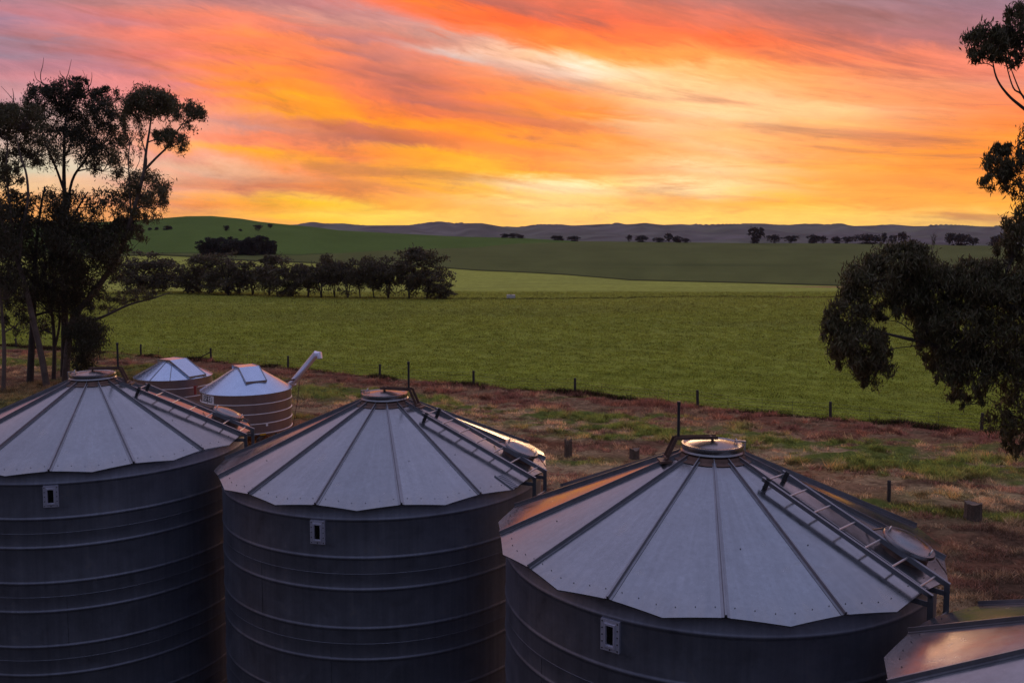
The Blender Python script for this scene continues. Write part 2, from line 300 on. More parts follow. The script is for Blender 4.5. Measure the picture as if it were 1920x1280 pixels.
class MB:
    """collects shapes into one mesh"""
    def __init__(s): s.v = []; s.f = []; s.m = []
    def add(s, v, f, mi=0):
        b = len(s.v); s.v += [tuple(p) for p in v]; s.f += [tuple(i + b for i in q) for q in f]; s.m += [mi] * len(f)
    def box(s, c, size, M=None, mi=0):
        x, y, z = (k / 2 for k in size)
        P = [Vector((a, b, d)) for a in (-x, x) for b in (-y, y) for d in (-z, z)]
        if M is not None: P = [M @ p for p in P]
        c = Vector(c); P = [p + c for p in P]
        s.add(P, [(0, 1, 3, 2), (4, 6, 7, 5), (0, 4, 5, 1), (2, 3, 7, 6), (0, 2, 6, 4), (1, 5, 7, 3)], mi)
    def bar(s, a, b, w, h, up=(0, 0, 1), mi=0):
        a = Vector(a); b = Vector(b); d = (b - a); L = d.length; d.normalize(); u = Vector(up); r = d.cross(u).normalized(); u = r.cross(d)
        M = Matrix((r, d, u)).transposed()
        s.box((a + b) / 2, (w, L, h), M, mi)
    def tube(s, pts, rad, n=8, mi=0, cap=True, closed=False):
        pts = [Vector(p) for p in pts]; N = len(pts)
        if not hasattr(rad, '__len__'): rad = [rad] * N
        V = []; prev = None
        for i, p in enumerate(pts):
            if closed: d = pts[(i + 1) % N] - pts[i - 1]
            else: d = pts[min(i + 1, N - 1)] - pts[max(i - 1, 0)]
            d.normalize()
            if prev is None:
                prev = d.orthogonal().normalized()
            prev = (prev - d * prev.dot(d)).normalized(); q = d.cross(prev)
            for k in range(n):
                a = 2 * PI * k / n; V.append(p + (prev * math.cos(a) + q * math.sin(a)) * rad[i])
        Fc = []
        for i in range(N if closed else N - 1):
            j = (i + 1) % N
            for k in range(n): Fc.append((i * n + k, i * n + (k + 1) % n, j * n + (k + 1) % n, j * n + k))
        if cap and not closed: Fc.append(tuple(range(n - 1, -1, -1))); Fc.append(tuple((N - 1) * n + k for k in range(n)))
        s.add(V, Fc, mi)
    def lathe(s, prof, n=48, c=(0, 0, 0), M=None, mi=0, cap0=False, cap1=False):
        V = []; c = Vector(c)
        for r, z in prof:
            for k in range(n):
                a = 2 * PI * k / n; p = Vector((r * math.cos(a), r * math.sin(a), z))
                if M is not None: p = M @ p
                V.append(p + c)
        Fc = []
        for i in range(len(prof) - 1):
            for k in range(n): Fc.append((i * n + k, i * n + (k + 1) % n, (i + 1) * n + (k + 1) % n, (i + 1) * n + k))
        if cap0: Fc.append(tuple(range(n - 1, -1, -1)))
        if cap1: Fc.append(tuple((len(prof) - 1) * n + k for k in range(n)))
        s.add(V, Fc, mi)
    def build(s, name, mat, parent=None, loc=None, smooth=0.6):
        me = bpy.data.meshes.new(name); me.from_pydata(s.v, [], s.f); me.update()
        for m in (mat if isinstance(mat, (list, tuple)) else [mat]): me.materials.append(m)
        me.polygons.foreach_set('material_index', s.m)
        if smooth:
            me.polygons.foreach_set('use_smooth', [True] * len(me.polygons))
            bm = bmesh.new(); bm.from_mesh(me)
            for e in bm.edges:
                if len(e.link_faces) == 2 and e.calc_face_angle(0) > smooth: e.smooth = False
            bm.to_mesh(me); bm.free()
        return link(name, me, parent, None, loc)

# ------------------------------------------------------------------ materials
def mat(name):
    m = bpy.data.materials.new(name); m.use_nodes = True; t = NT(m.node_tree)
    return m, t, t.n['Principled BSDF']
def plain(name, col, rough=0.6, metal=0.0, var=0.15, scale=6.0, bump=0.0):
    m, t, p = mat(name); tc = t.node('ShaderNodeTexCoord'); n = t.noise(tc.outputs['Object'], scale, 5, 0.6)
    k = t.rng(n, 0.25, 0.75, 1 - var, 1 + var)
    c = t.mix(1.0, (*col, 1), t.comb(k, k, k), 'MULTIPLY'); t.set(p.inputs['Base Color'], c)
    p.inputs['Roughness'].default_value = rough; p.inputs['Metallic'].default_value = metal
    if bump:
        b = t.node('ShaderNodeBump'); b.inputs['Strength'].default_value = bump; b.inputs['Distance'].default_value = 0.02
        t.set(b.inputs['Height'], n); t.l.new(b.outputs[0], p.inputs['Normal'])
    return m
def galv(name, col, rough, spangle=26.0, streak=True, dent=0.25, rust=0.0, metal=0.9, panels=False, stain=0.0):
    """galvanised sheet: spangle, dust streaks, faint dents"""
    m, t, p = mat(name); tc = t.node('ShaderNodeTexCoord'); o = tc.outputs['Object']
    v = t.node('ShaderNodeTexVoronoi'); t.set(v.inputs['Vector'], o); v.inputs['Scale'].default_value = spangle
    sp = t.rng(t.sep(v.outputs['Color'])[0], 0, 1, 0.965, 1.035)
    n = t.noise(o, 1.3, 5, 0.6, 0.5); n2 = t.noise(t.vmul(o, (14.0, 14.0, 1.2)), 1.0, 4, 0.6)
    k = t.math('MULTIPLY', sp, t.rng(n, 0.3, 0.7, 0.93, 1.05))
    if streak: k = t.math('MULTIPLY', k, t.rng(n2, 0.3, 0.75, 0.93, 1.05))
    c = t.mix(1.0, (*col, 1), t.comb(k, k, k), 'MULTIPLY')
    x_, y_, z_ = t.sep(o); ang = t.math('ARCTAN2', x_, t.math('MULTIPLY', y_, -1.0)); rad = t.math('SQRT', t.math('ADD', t.math('MULTIPLY', x_, x_), t.math('MULTIPLY', y_, y_)))
    rv = t.noise(o, 2.6, 6, 0.68, 0.8)
    if panels:                                       # each roof sheet has weathered a little differently; dust and water marks run down it
        oi = t.node('ShaderNodeObjectInfo'); pid = t.math('FLOOR', t.math('ADD', t.math('DIVIDE', ang, 2 * PI / 14), 0.5))
        wn = t.node('ShaderNodeTexWhiteNoise', noise_dimensions='2D'); t.set(wn.inputs['Vector'], t.comb(pid, t.math('MULTIPLY', oi.outputs['Random'], 50.0), 0.0))
        k2 = t.rng(wn.outputs['Value'], 0, 1, 0.90, 1.08)
        run = t.noise(t.comb(t.math('MULTIPLY', ang, 26.0), t.math('MULTIPLY', rad, 0.8), t.math('MULTIPLY', oi.outputs['Random'], 9.0)), 1.0, 5, 0.65)
        k2 = t.math('MULTIPLY', k2, t.rng(run, 0.3, 0.75, 0.90, 1.06))
        c = t.mix(1.0, c, t.comb(k2, k2, k2), 'MULTIPLY')
        edge = t.math('MULTIPLY', t.rng(rad, 2.45, 2.9, smooth=True), t.rng(run, 0.35, 0.7))
        c = t.mix(t.math('MULTIPLY', edge, 0.30), c, (0.30, 0.235, 0.17, 1))
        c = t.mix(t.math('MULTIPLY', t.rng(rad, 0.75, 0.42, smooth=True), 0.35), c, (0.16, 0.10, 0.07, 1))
    elif stain:
        run = t.noise(t.comb(t.math('MULTIPLY', ang, 30.0), t.math('MULTIPLY', z_, 0.35), 0.0), 1.0, 5, 0.65)
        k2 = t.rng(run, 0.3, 0.75, 0.84, 1.08); c = t.mix(1.0, c, t.comb(k2, k2, k2), 'MULTIPLY')
    if stain:
        c = t.mix(t.math('MULTIPLY', t.rng(rv, 0.58, 0.74, smooth=True), stain), c, (0.36, 0.33, 0.31, 1))
        c = t.mix(t.math('MULTIPLY', t.rng(rv, 0.40, 0.26, smooth=True), stain * 0.6), c, (0.12, 0.11, 0.12, 1))
    if rust: c = t.mix(t.math('MULTIPLY', t.rng(t.noise(o, 3.0, 6, 0.7), 0.58, 0.72), rust), c, (0.16, 0.07, 0.035, 1))
    t.set(p.inputs['Base Color'], c); p.inputs['Metallic'].default_value = metal
    t.set(p.inputs['Roughness'], t.rng(rv, 0.3, 0.7, rough - 0.06, rough + 0.10))
    b = t.node('ShaderNodeBump'); b.inputs['Strength'].default_value = dent; b.inputs['Distance'].default_value = 0.03
    t.set(b.inputs['Height'], t.noise(o, 2.2, 2, 0.4)); t.l.new(b.outputs[0], p.inputs['Normal'])
    return m
M_ROOF = galv('galvanised_roof', (0.300, 0.310, 0.330), 0.19, dent=0.10, panels=True, stain=0.35)
M_WALL = galv('dark_galvanised_wall', (0.285, 0.295, 0.345), 0.46, dent=0.2, stain=0.5)
M_RIB = galv('weathered_rib_steel', (0.25, 0.245, 0.26), 0.36, dent=0.1, rust=0.25)
M_STEEL = galv('ladder_steel', (0.26, 0.265, 0.285), 0.42, dent=0.1, rust=0.2)
M_RUNG = galv('worn_rung_steel', (0.55, 0.52, 0.50), 0.40, dent=0.1, rust=0.15)
M_RUST = plain('rusty_steel', (0.15, 0.085, 0.062), 0.65, 0.4, 0.4, 12)
M_LID = galv('lid_steel', (0.24, 0.23, 0.235), 0.24, dent=0.1)
M_BOLT = plain('bolt_head', (0.03, 0.03, 0.032), 0.6, 0.3)
M_SEAM = plain('lap_seam', (0.06, 0.06, 0.065), 0.6, 0.5)
M_FRAME = galv('window_frame_metal', (0.62, 0.60, 0.68), 0.45, dent=0.05, metal=0.5)
M_GLASS = plain('dark_window_pane', (0.004, 0.004, 0.005), 0.25, 0.0, 0.05)
M_BINROOF = galv('bright_bin_roof', (0.50, 0.58, 0.72), 0.24, dent=0.15)
M_BINWALL = galv('bin_wall_metal', (0.30, 0.25, 0.26), 0.40, dent=0.12)
M_BINRING = galv('bin_ring_metal', (0.85, 0.80, 0.80), 0.42, dent=0.05, metal=0.6)
M_SIGN = plain('sign_white', (0.82, 0.82, 0.86), 0.5, 0, 0.06)
M_INK = plain('sign_ink', (0.015, 0.018, 0.03), 0.6)
M_YEL = plain('yellow_reflector', (0.55, 0.28, 0.02), 0.4)
M_AUGER = galv('auger_tube_metal', (0.90, 0.86, 0.95), 0.36, dent=0.1, metal=0.7)
M_FRAMED = plain('dark_chassis_paint', (0.03, 0.028, 0.028), 0.55)
M_RUB = plain('tyre_rubber', (0.02, 0.02, 0.02), 0.8)
M_RED = plain('red_paint', (0.30, 0.03, 0.03), 0.5)
M_POST = plain('weathered_post_wood', (0.05, 0.04, 0.035), 0.9, 0, 0.4, 20, 0.6)
M_STUMP = plain('stump_wood', (0.10, 0.07, 0.05), 0.9, 0, 0.5, 9, 0.9)
M_WIRE = plain('wire_steel', (0.12, 0.12, 0.12), 0.5, 0.8)
M_BARK = plain('gum_bark', (0.075, 0.055, 0.043), 0.85, 0, 0.5, 2.0, 0.5)
M_BARKP = plain('pale_gum_bark', (0.13, 0.095, 0.075), 0.8, 0, 0.45, 1.2, 0.4)
M_BARKD = plain('dark_bark', (0.05, 0.038, 0.03), 0.9, 0, 0.4, 2.0, 0.4)
M_TANK = plain('white_tank_plastic', (0.62, 0.57, 0.53), 0.5)
def leafmat(name, rough=0.55, trans=0.25, spec=0.3):
    m, t, p = mat(name); a = t.node('ShaderNodeVertexColor', layer_name='tint')
    t.set(p.inputs['Base Color'], a.outputs[0]); p.inputs['Roughness'].default_value = rough
    p.inputs['Specular IOR Level'].default_value = spec
    tr = t.node('ShaderNodeBsdfTranslucent'); t.set(tr.inputs[0], a.outputs[0]); mx = t.node('ShaderNodeMixShader'); mx.inputs[0].default_value = trans
    t.l.new(p.outputs[0], mx.inputs[1]); t.l.new(tr.outputs[0], mx.inputs[2]); t.l.new(mx.outputs[0], t.n['Material Output'].inputs[0])
    return m
M_LEAF = leafmat('gum_leaf'); M_GRASS = leafmat('grass_blade', 0.9, 0.3, 0.0)
def landmat():
    m, t, p = mat('land'); a = t.node('ShaderNodeVertexColor', layer_name='tint'); tc = t.node('ShaderNodeTexCoord'); o = tc.outputs['Object']
    n = t.noise(t.vmul(o, (3.4, 3.0, 0)), 1.0, 7, 0.75); k = t.rng(n, 0.28, 0.72, 0.35, 1.65)
    t.set(p.inputs['Base Color'], t.mix(1.0, a.outputs[0], t.comb(k, k, k), 'MULTIPLY')); p.inputs['Roughness'].default_value = 1.0; p.inputs['Specular IOR Level'].default_value = 0.0
    b = t.node('ShaderNodeBump'); b.inputs['Strength'].default_value = 0.7; b.inputs['Distance'].default_value = 0.12; t.set(b.inputs['Height'], n); t.l.new(b.outputs[0], p.inputs['Normal'])
    return m
M_LAND = landmat()

# ------------------------------------------------------------------ the ground sheet
def build_ground():
    Y = [-3000, -800, -250, -80, -25, 0, 8, 14]
    y = 18.0
    while y < 130: Y.append(y); y += 0.22 + max(0, y - 45) * 0.004
    while y < 720: Y.append(y); y *= 1.0042
    while y < 9000: Y.append(y); y *= 1.12
    Y.append(12000)
    Y = np.array(Y)
    t = np.concatenate([[-60, -12, -4, -2, -1.3, -1.0], np.linspace(-0.86, 0.86, 610), [1.0, 1.3, 2, 4, 12, 60]])
    Wd = np.maximum(Y, 22.0)
    X = t[None, :] * Wd[:, None]; YY = np.repeat(Y[:, None], len(t), 1)
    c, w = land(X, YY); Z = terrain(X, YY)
    tuft_shade = np.where(w['fld'] > 0.5, 0.80, 0.62) * (YY < 210) + 1.0 * (YY >= 210); c = c * tuft_shade[..., None]      # shade between the grass tufts, darkened into the ground colour
    rough = np.clip((130 - YY) / 60, 0, 1) * (1 - w['fld']) * (YY > 18)
    Z = Z + rough * ((fbm(X * 0.9, YY * 0.9, 3) - 0.5) * (0.12 + 0.5 * w['green'] + 0.25 * w['red']))
    V = np.stack([X, YY, Z], -1).reshape(-1, 3); nY, nX = X.shape
    i = np.arange(nY - 1)[:, None] * nX + np.arange(nX - 1)[None, :]
    Fq = np.stack([i, i + 1, i + nX + 1, i + nX], -1).reshape(-1, 4)
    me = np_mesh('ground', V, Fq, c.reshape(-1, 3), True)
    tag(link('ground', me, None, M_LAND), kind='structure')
build_ground()

# ------------------------------------------------------------------ far ranges
def build_hills():
    prof = [(-600, 420), (200, 424), (500, 424), (586, 420), (612, 421), (692, 423), (769, 422.6), (798, 420), (827, 417), (852, 422), (874, 419), (904, 418.8), (940, 425), (984, 426.5), (1013, 423), (1079, 423), (1141, 420), (1173, 422), (1204, 418.5), (1243, 422), (1276, 420.6), (1316, 423.5), (1370, 422), (1429, 422), (1480, 424), (1509, 422.5), (1553, 423.5), (1564, 421.8), (1582, 421.5), (1599, 424), (1640, 423), (1669, 421), (1710, 424.5), (1768, 423.5), (1879, 425.6), (2000, 424), (2600, 420)]
    YC = 4200.0
    pt = np.array([(p[0] - 960) / F for p in prof]); pz = np.array([at(p[0], p[1], YC).z for p in prof])
    t = np.linspace(-0.95, 0.95, 900); Y = np.linspace(1900, 4700, 110)
    T, YY = np.meshgrid(t, Y); X = T * YY
    top = np.interp(T, pt, pz)
    d = (YY - 1900) / (YC - 1900)
    spur = 1 - np.abs(2 * fbm(X * 0.0034 + 0.4 * YY * 0.0012, YY * 0.0011, 3) - 1) * 1.9
    fold = fbm(X * 0.007, YY * 0.003, 4)
    env = sstep(0.0, 1.0, d)
    Z = -28 + (top + 28) * env * np.where(d < 0.97, 0.58 + 0.5 * np.clip(spur, 0, 1) - 0.30 * (1 - fold) * (1 - d), 1.0)
    Z = np.where(d > 1, -28 + (top + 28) * (1 - (d - 1) * 2.2), Z)
    k = fbm(X * 0.004 + 3, YY * 0.004, 4)[..., None]; e = fbm(X * 0.012, YY * 0.012, 3)[..., None]
    col = np.array((0.140, 0.110, 0.110)) * (1 - k) + np.array((0.130, 0.145, 0.080)) * k
    col = col * (0.40 + 1.2 * e)
    nY, nX = T.shape; V = np.stack([X, YY, Z], -1).reshape(-1, 3)
    i = np.arange(nY - 1)[:, None] * nX + np.arange(nX - 1)[None, :]
    Fq = np.stack([i, i + 1, i + nX + 1, i + nX], -1).reshape(-1, 4)
    m, tt, p = mat('hill_grass'); a = tt.node('ShaderNodeVertexColor', layer_name='tint'); tt.set(p.inputs['Base Color'], a.outputs[0]); p.inputs['Roughness'].default_value = 1.0; p.inputs['Specular IOR Level'].default_value = 0.0
    tag(link('hills', np_mesh('hills', V, Fq, col.reshape(-1, 3), True), None, m), kind='structure')
build_hills()
# ------------------------------------------------------------------ grain silos
NP_ = 14; DA = 2 * PI / NP_
RE, RCOL, RISE, LIDH = 2.9, 0.42, 1.06, 0.16
SL = RISE / (RE - RCOL)
RW = 2.755
def dirv(a): return Vector((math.sin(a), -math.cos(a), 0))
def cz(r): return (RE - r) * SL
def on_roof(r, a, off=0.0):
    n = (dirv(a) * SL + Vector((0, 0, 1))).normalized()
    return dirv(a) * r + Vector((0, 0, cz(r))) + n * off
EAVE = 0.0   # filled per silo: parts are modelled with z = 0 at the eave corners
def roof_z(r, a):
    '''the roof is made of nearly flat sheets between the ribs'''
    d = ((a / DA + 0.5) % 1 - 0.5) * DA
    return cz(r * (0.55 + 0.45 * math.cos(d) / math.cos(DA / 2)))
def silo_roof():
    mb = MB(); nseg = NP_ * 16; rad = 12
    def re(a):
        d = ((a / DA + 0.5) % 1 - 0.5) * DA        # 0 at a panel's middle (the corner)
        return RE * math.cos(DA / 2) / math.cos(DA / 2 - abs(d))
    V = []
    for i in range(rad + 1):
        for k in range(nseg):
            a = 2 * PI * k / nseg; r = RCOL - 0.03 + (re(a) - RCOL + 0.03) * i / rad
            V.append(dirv(a) * r + Vector((0, 0, roof_z(r, a))))
    base = len(V)
    for k in range(nseg):                            # short turned-down edge
        V.append(V[rad * nseg + k] + Vector((0, 0, -0.012)))
    for k in range(nseg): V.append(V[(rad) * nseg + k] * 1.0 + Vector((0, 0, -0.012)) - dirv(2 * PI * k / nseg) * 0.22 + Vector((0, 0, 0.22 * SL)))
    Fc = [(i * nseg + k, i * nseg + (k + 1) % nseg, (i + 1) * nseg + (k + 1) % nseg, (i + 1) * nseg + k) for i in range(rad + 2) for k in range(nseg)]
    mb.add(V, Fc, 0)
    rr = random.Random(4)
    for k in range(NP_):                             # fixing bolts along the eave
        for j in range(6):
            a = (k - 0.5 + (j + 0.5) / 6 ) * DA; r = re(a) - 0.13
            c = dirv(a) * r + Vector((0, 0, roof_z(r, a) + 0.004)); mb.lathe([(0.0055, -0.004), (0.0055, 0.004), (0.002, 0.006)], 6, c, None, 1)
        if rr.random() < 0.5:
            a = (k - 0.5 + rr.uniform(.2, .8)) * DA; r = rr.uniform(1.4, 2.6); c = dirv(a) * r + Vector((0, 0, roof_z(r, a) + 0.004)); mb.lathe([(0.007, -0.004), (0.007, 0.005), (0.002, 0.007)], 6, c, None, 1)
    return mb
def silo_rib(k):
    mb = MB(); a = (k + 0.5) * DA; side = Vector((math.cos(a), math.sin(a), 0)); n = (dirv(a) * SL + Vector((0, 0, 1))).normalized()
    r0, r1 = RCOL - 0.02, RE * math.cos(DA / 2) + 0.004
    A = on_roof(r0, a); B = on_roof(r1, a)
    prof = [(-0.045, -0.004), (-0.045, 0.005), (-0.016, 0.008), (-0.010, 0.045), (0.010, 0.045), (0.016, 0.008), (0.045, 0.005), (0.045, -0.004)]
    V = []
    for P, w in ((A, 0.55), (B, 1.0)):
        V += [P + side * x * w + n * z for x, z in prof]
    q = len(prof); mb.add(V, [(i, i + 1, q + i + 1, q + i) for i in range(q - 1)] + [tuple(range(q))[::-1], tuple(range(q, 2 * q))])
    return mb
RINGS = [-0.20]
_z = -0.775
while _z > -9: RINGS += [_z, _z - 0.478]; _z -= 1.067
SEAMS = [-1.011 - 1.060 * i for i in range(8)]
def silo_wall(h):
    prof = [(RW - 0.30, 0.02), (RW - 0.02, -0.005), (RW - 0.018, -0.10)]
    zs = sorted([(z, 'r') for z in RINGS if z > -h + 0.1] + [(z, 's') for z in SEAMS if z > -h + 0.1], reverse=True)
    for z, k in zs:
        if k == 'r':
            for j in range(-4, 5):
                f = j / 4; prof.append((RW + 0.0115 * (0.5 + 0.5 * math.cos(PI * f)), z - f * 0.042))
        else:
            prof += [(RW, z + 0.002), (RW + 0.0015, z), (RW + 0.0005, z - 0.004), (RW, z - 0.006)]
    prof.append((RW, -h))
    return prof
def add_silo(x, y, rot, ze, label, lid_rot=1.85, window=True, ladder=True, patch=False):
    t = thing('grain_silo', label, 'silo', (x, y, ze - ze), 0, 'row of galvanised grain silos')
    t.rotation_euler = (0, 0, rot); h = ze
    up = Vector((0, 0, h))
    def put(mb, name, m, parent=t, smooth=0.6, z=None):
        o = mb.build(name, m, parent, None, smooth)
        o.location = up if (parent is t and z is None) else (0, 0, 0)
        return o
    w = MB(); w.lathe(silo_wall(h - 0.02)[::-1], 144); wall = put(w, 'wall', M_WALL)
    # sheet joints: fine upright laps
    for i, z in enumerate(SEAMS[:-1]):
        if SEAMS[i + 1] < -h + 0.1: break
        sm = MB(); P = dirv(0.5 * (i % 2) * 0.9 - 1.06) * (RW + 0.001)
        sm.bar(P + Vector((0, 0, z - 0.02)), P + Vector((0, 0, z - 1.03)), 0.005, 0.003, P); put(sm, 'sheet_joint', M_SEAM, wall)
    roof = put(silo_roof(), 'roof', [M_ROOF, M_BOLT], smooth=0.10)
    for k in range(NP_): put(silo_rib(k), 'roof_rib', M_RIB, roof)
    # filling lid
    zc = cz(RCOL)
    c = MB(); c.lathe([(0.52, cz(0.52) + 0.008), (0.45, zc - 0.008), (0.43, zc + 0.03), (0.37, zc + 0.045), (0.37, zc + 0.075)], 48); put(c, 'lid_collar', M_RUST)
    l = MB(); l.lathe([(0.36, zc + 0.055), (0.415, zc + 0.055), (0.42, zc + 0.062), (0.415, zc + 0.07), (0.405, zc + 0.085), (0.408, zc + 0.135), (0.402, zc + 0.152), (0.388, zc + 0.155), (0.375, zc + 0.150), (0.345, zc + 0.141), (0.30, zc + 0.150), (0.15, zc + 0.178), (0.0, zc + 0.188)], 64)
    lid = put(l, 'filling_lid', M_LID)
    def ring(P, n, side, r=0.045, th=0.007):
        m = MB(); m.tube([Vector(P) + (side * math.cos(q) + n * math.sin(q)) * r for q in np.linspace(-0.5, PI + 0.5, 12)], th, 6); return m
    la = lid_rot * DA; e = dirv(la); sd = Vector((math.cos(la), math.sin(la), 0))
    zt = zc + 0.15; Z = Vector((0, 0, 1))
    put(ring(-e * 0.32 + Z * (zt + 0.015), Z, sd), 'lid_handle', M_RUNG, lid)
    clampm = MB(); clampm.bar(-e * 0.43 + Z * (zc + 0.02), -e * 0.44 + Z * (zt + 0.03), 0.05, 0.02, e); clampm.bar(-e * 0.44 + Z * (zt + 0.02), -e * 0.30 + Z * (zt + 0.03), 0.035, 0.02); put(clampm, 'lid_clamp', M_RUNG, lid)
    # opening arm, hinge bracket and lever pole
    arm = MB(); arm.bar(e * 0.50 + Z * (zt + 0.085) + sd * 0.05, e * -0.06 + Z * (zt + 0.085) + sd * 0.05, 0.010, 0.045); arm.bar(e * 0.50 + Z * (zt + 0.085) - sd * 0.05, e * -0.06 + Z * (zt + 0.085) - sd * 0.05, 0.010, 0.045); arm.bar(e * 0.02 + Z * (zt + 0.085) - sd * 0.055, e * 0.02 + Z * (zt + 0.085) + sd * 0.055, 0.025, 0.035); arm.bar(Z * (zt - 0.0) , Z * (zt + 0.09), 0.03, 0.03, e)
    armo = put(arm, 'opening_arm', M_RUST)
    hb = MB()
    for s_ in (-1, 1): hb.bar(e * 0.50 + Z * (zt + 0.09) + sd * 0.065 * s_, e * 0.63 + Z * (cz(0.63) + 0.05) + sd * 0.065 * s_, 0.010, 0.045)
    hb.tube([e * 0.63 + Z * (cz(0.63) + 0.06) + sd * -0.11, e * 0.63 + Z * (cz(0.63) + 0.06) + sd * 0.11], 0.018, 8); hb.box(e * 0.64 + Z * (cz(0.64) + 0.02), (0.22, 0.16, 0.03), Matrix.Rotation(la, 3, 'Z'))
    put(hb, 'hinge_bracket', M_RUST)
    pl = MB(); pb = e * 0.46 + Z * (zt + 0.08); pl.tube([pb, pb + Z * 0.46], 0.019, 8); pl.tube([pb + Z * 0.44, pb + Z * 0.49], 0.025, 8); put(pl, 'lever_pole', M_FRAMED, armo)
    # side hatch
    ha = 2.02 * DA; hn = (dirv(ha) * SL + Vector((0, 0, 1))).normalized(); hs = Vector((math.cos(ha), math.sin(ha), 0)); hd = hs.cross(hn).normalized()
    Mh = Matrix((hs, hd, hn)).transposed(); hc = on_roof(2.41, ha); hc2 = hc + hn * 0.03
    hm = MB(); hm.lathe([(0.34, -0.03), (0.275, -0.02), (0.265, 0.122), (0.29, 0.122)], 40, hc, Mh); hatch = put(hm, 'side_hatch', M_RUST)
    hl = MB(); hl.lathe([(0.27, 0.085), (0.305, 0.085), (0.31, 0.095), (0.305, 0.12), (0.30, 0.13), (0.285, 0.132), (0.255, 0.128), (0.21, 0.150), (0.185, 0.152), (0.175, 0.160), (0.10, 0.172), (0.0, 0.176)], 56, hc2, Mh); hlid = put(hl, 'hatch_lid', M_LID, hatch)
    for sg in (-1, 1):
        put(ring(hc2 + hd * 0.25 * sg + hn * 0.13, hn, hs, 0.05, 0.008), 'hatch_handle', M_RUNG, hatch)
    ch = MB(); ch.tube([hc2 - hd * sgn * 0.0 + (dirv(ha) * (0.30 + 0.04 * q) + Vector((0, 0, -SL * (0.30 + 0.04 * q)))) * 1.0 + hn * (0.11 - 0.025 * q) + hs * 0.02 * math.sin(3 * q) for q in range(5) for sgn in (1,)], 0.008, 5); put(ch, 'hatch_chain', M_RUST, hatch)
    cm = MB(); cm.bar(hc - dirv(ha) * 0.42 + Vector((0, 0, SL * 0.42)) + hn * 0.01, hc - dirv(ha) * 0.29 + Vector((0, 0, SL * 0.29)) + hn * 0.14, 0.03, 0.015, hn); put(cm, 'hatch_clamp', M_RUST, hatch)
    # roof ladder
    if ladder:
        aa = 1.55 * DA; hw = 0.225; sdv = Vector((math.cos(aa), math.sin(aa), 0)); n = (dirv(aa) * SL + Vector((0, 0, 1))).normalized(); off = 0.085
        lad = thing('roof_ladder', None, None); lad.parent = t; lad.location = up
        P = lambda r: dirv(aa) * r + Vector((0, 0, cz(r))) + n * off
        for s_ in (-1, 1):
            st = MB(); st.bar(P(0.86) + sdv * hw * s_, P(2.95) + sdv * hw * s_, 0.010, 0.062, n)
            st.bar(P(0.86) + sdv * (hw * s_ + 0.018 * s_) + n * 0.029, P(2.95) + sdv * (hw * s_ + 0.018 * s_) + n * 0.029, 0.030, 0.005, n)
            q = P(2.93); st.bar(q + sdv * hw * s_ + Vector((0, 0, 0.01)), Vector((q.x, q.y, q.z - 3.2)) + sdv * hw * s_, 0.010, 0.062, dirv(aa))
            st.bar(q + sdv * hw * s_ + Vector((0, 0, -0.10)), q + sdv * hw * s_ - dirv(aa) * 0.33 + Vector((0, 0, -0.10)), 0.010, 0.06)
            o = st.build('stile', M_STEEL, lad)
        for i in range(7):
            rg = MB(); p = P(0.90 + 0.316 * i) + n * 0.0; rg.tube([p - sdv * hw, p + sdv * hw], 0.013, 8); rg.build('rung', M_RUNG, lad)
        for i in range(1, 5):
            rg = MB(); q = P(2.93) + Vector((0, 0, -0.02 - 0.30 * i)); rg.tube([q - sdv * hw, q + sdv * hw], 0.013, 8); rg.build('rung', M_RUNG, lad)
        for r in (0.93,):
            for s_ in (-1, 1):
                b = MB(); p = dirv(aa) * r + Vector((0, 0, cz(r))) + sdv * hw * s_; b.bar(p + n * -0.03, p + n * 0.14, 0.03, 0.05, dirv(aa)); b.bar(p + n * 0.01 - sdv * 0.03, p + n * 0.01 + sdv * 0.03, 0.05, 0.01, n); b.build('ladder_bracket', M_FRAMED, lad)
    if window:
        a = -1.5 * DA; e2 = dirv(a); s2 = Vector((math.cos(a), math.sin(a), 0)); M2 = Matrix((s2, e2, Vector((0, 0, 1)))).transposed()
        c2 = e2 * (RW + 0.012) + Vector((0, 0, -0.398)); wb = MB()
        W2, H2, w1, h1 = 0.115, 0.175, 0.045, 0.105
        for sx in (-1, 1): wb.box(c2 + s2 * sx * (W2 + w1) / 2, (W2 - w1, 0.03, 2 * H2), M2)
        for sz in (-1, 1): wb.box(c2 + Vector((0, 0, sz * (H2 + h1) / 2)), (2 * w1, 0.029, H2 - h1), M2)
        for sx in (-1, 1): wb.box(c2 + e2 * 0.022 + s2 * sx * (w1 + 0.012), (0.02, 0.02, 2 * h1 + 0.06), M2)
        for sz in (-1, 1): wb.box(c2 + e2 * 0.021 + Vector((0, 0, sz * (h1 + 0.018))), (2 * w1 + 0.04, 0.018, 0.02), M2)
        for sx in (-1, 1):
            for j in range(5): wb.box(c2 + e2 * 0.016 + s2 * sx * 0.094 + Vector((0, 0, (j - 2) * 0.076)), (0.013, 0.01, 0.013), M2, 1)
        wb.box(c2 + e2 * 0.016 - Vector((0, 0, 0.155)), (0.013, 0.01, 0.013), M2, 1)
        win = put(wb, 'sight_window', [M_FRAME, M_BOLT])
        pn = MB(); pn.box(c2 - e2 * 0.004, (2 * w1, 0.006, 2 * h1), M2); put(pn, 'pane', M_GLASS, win)
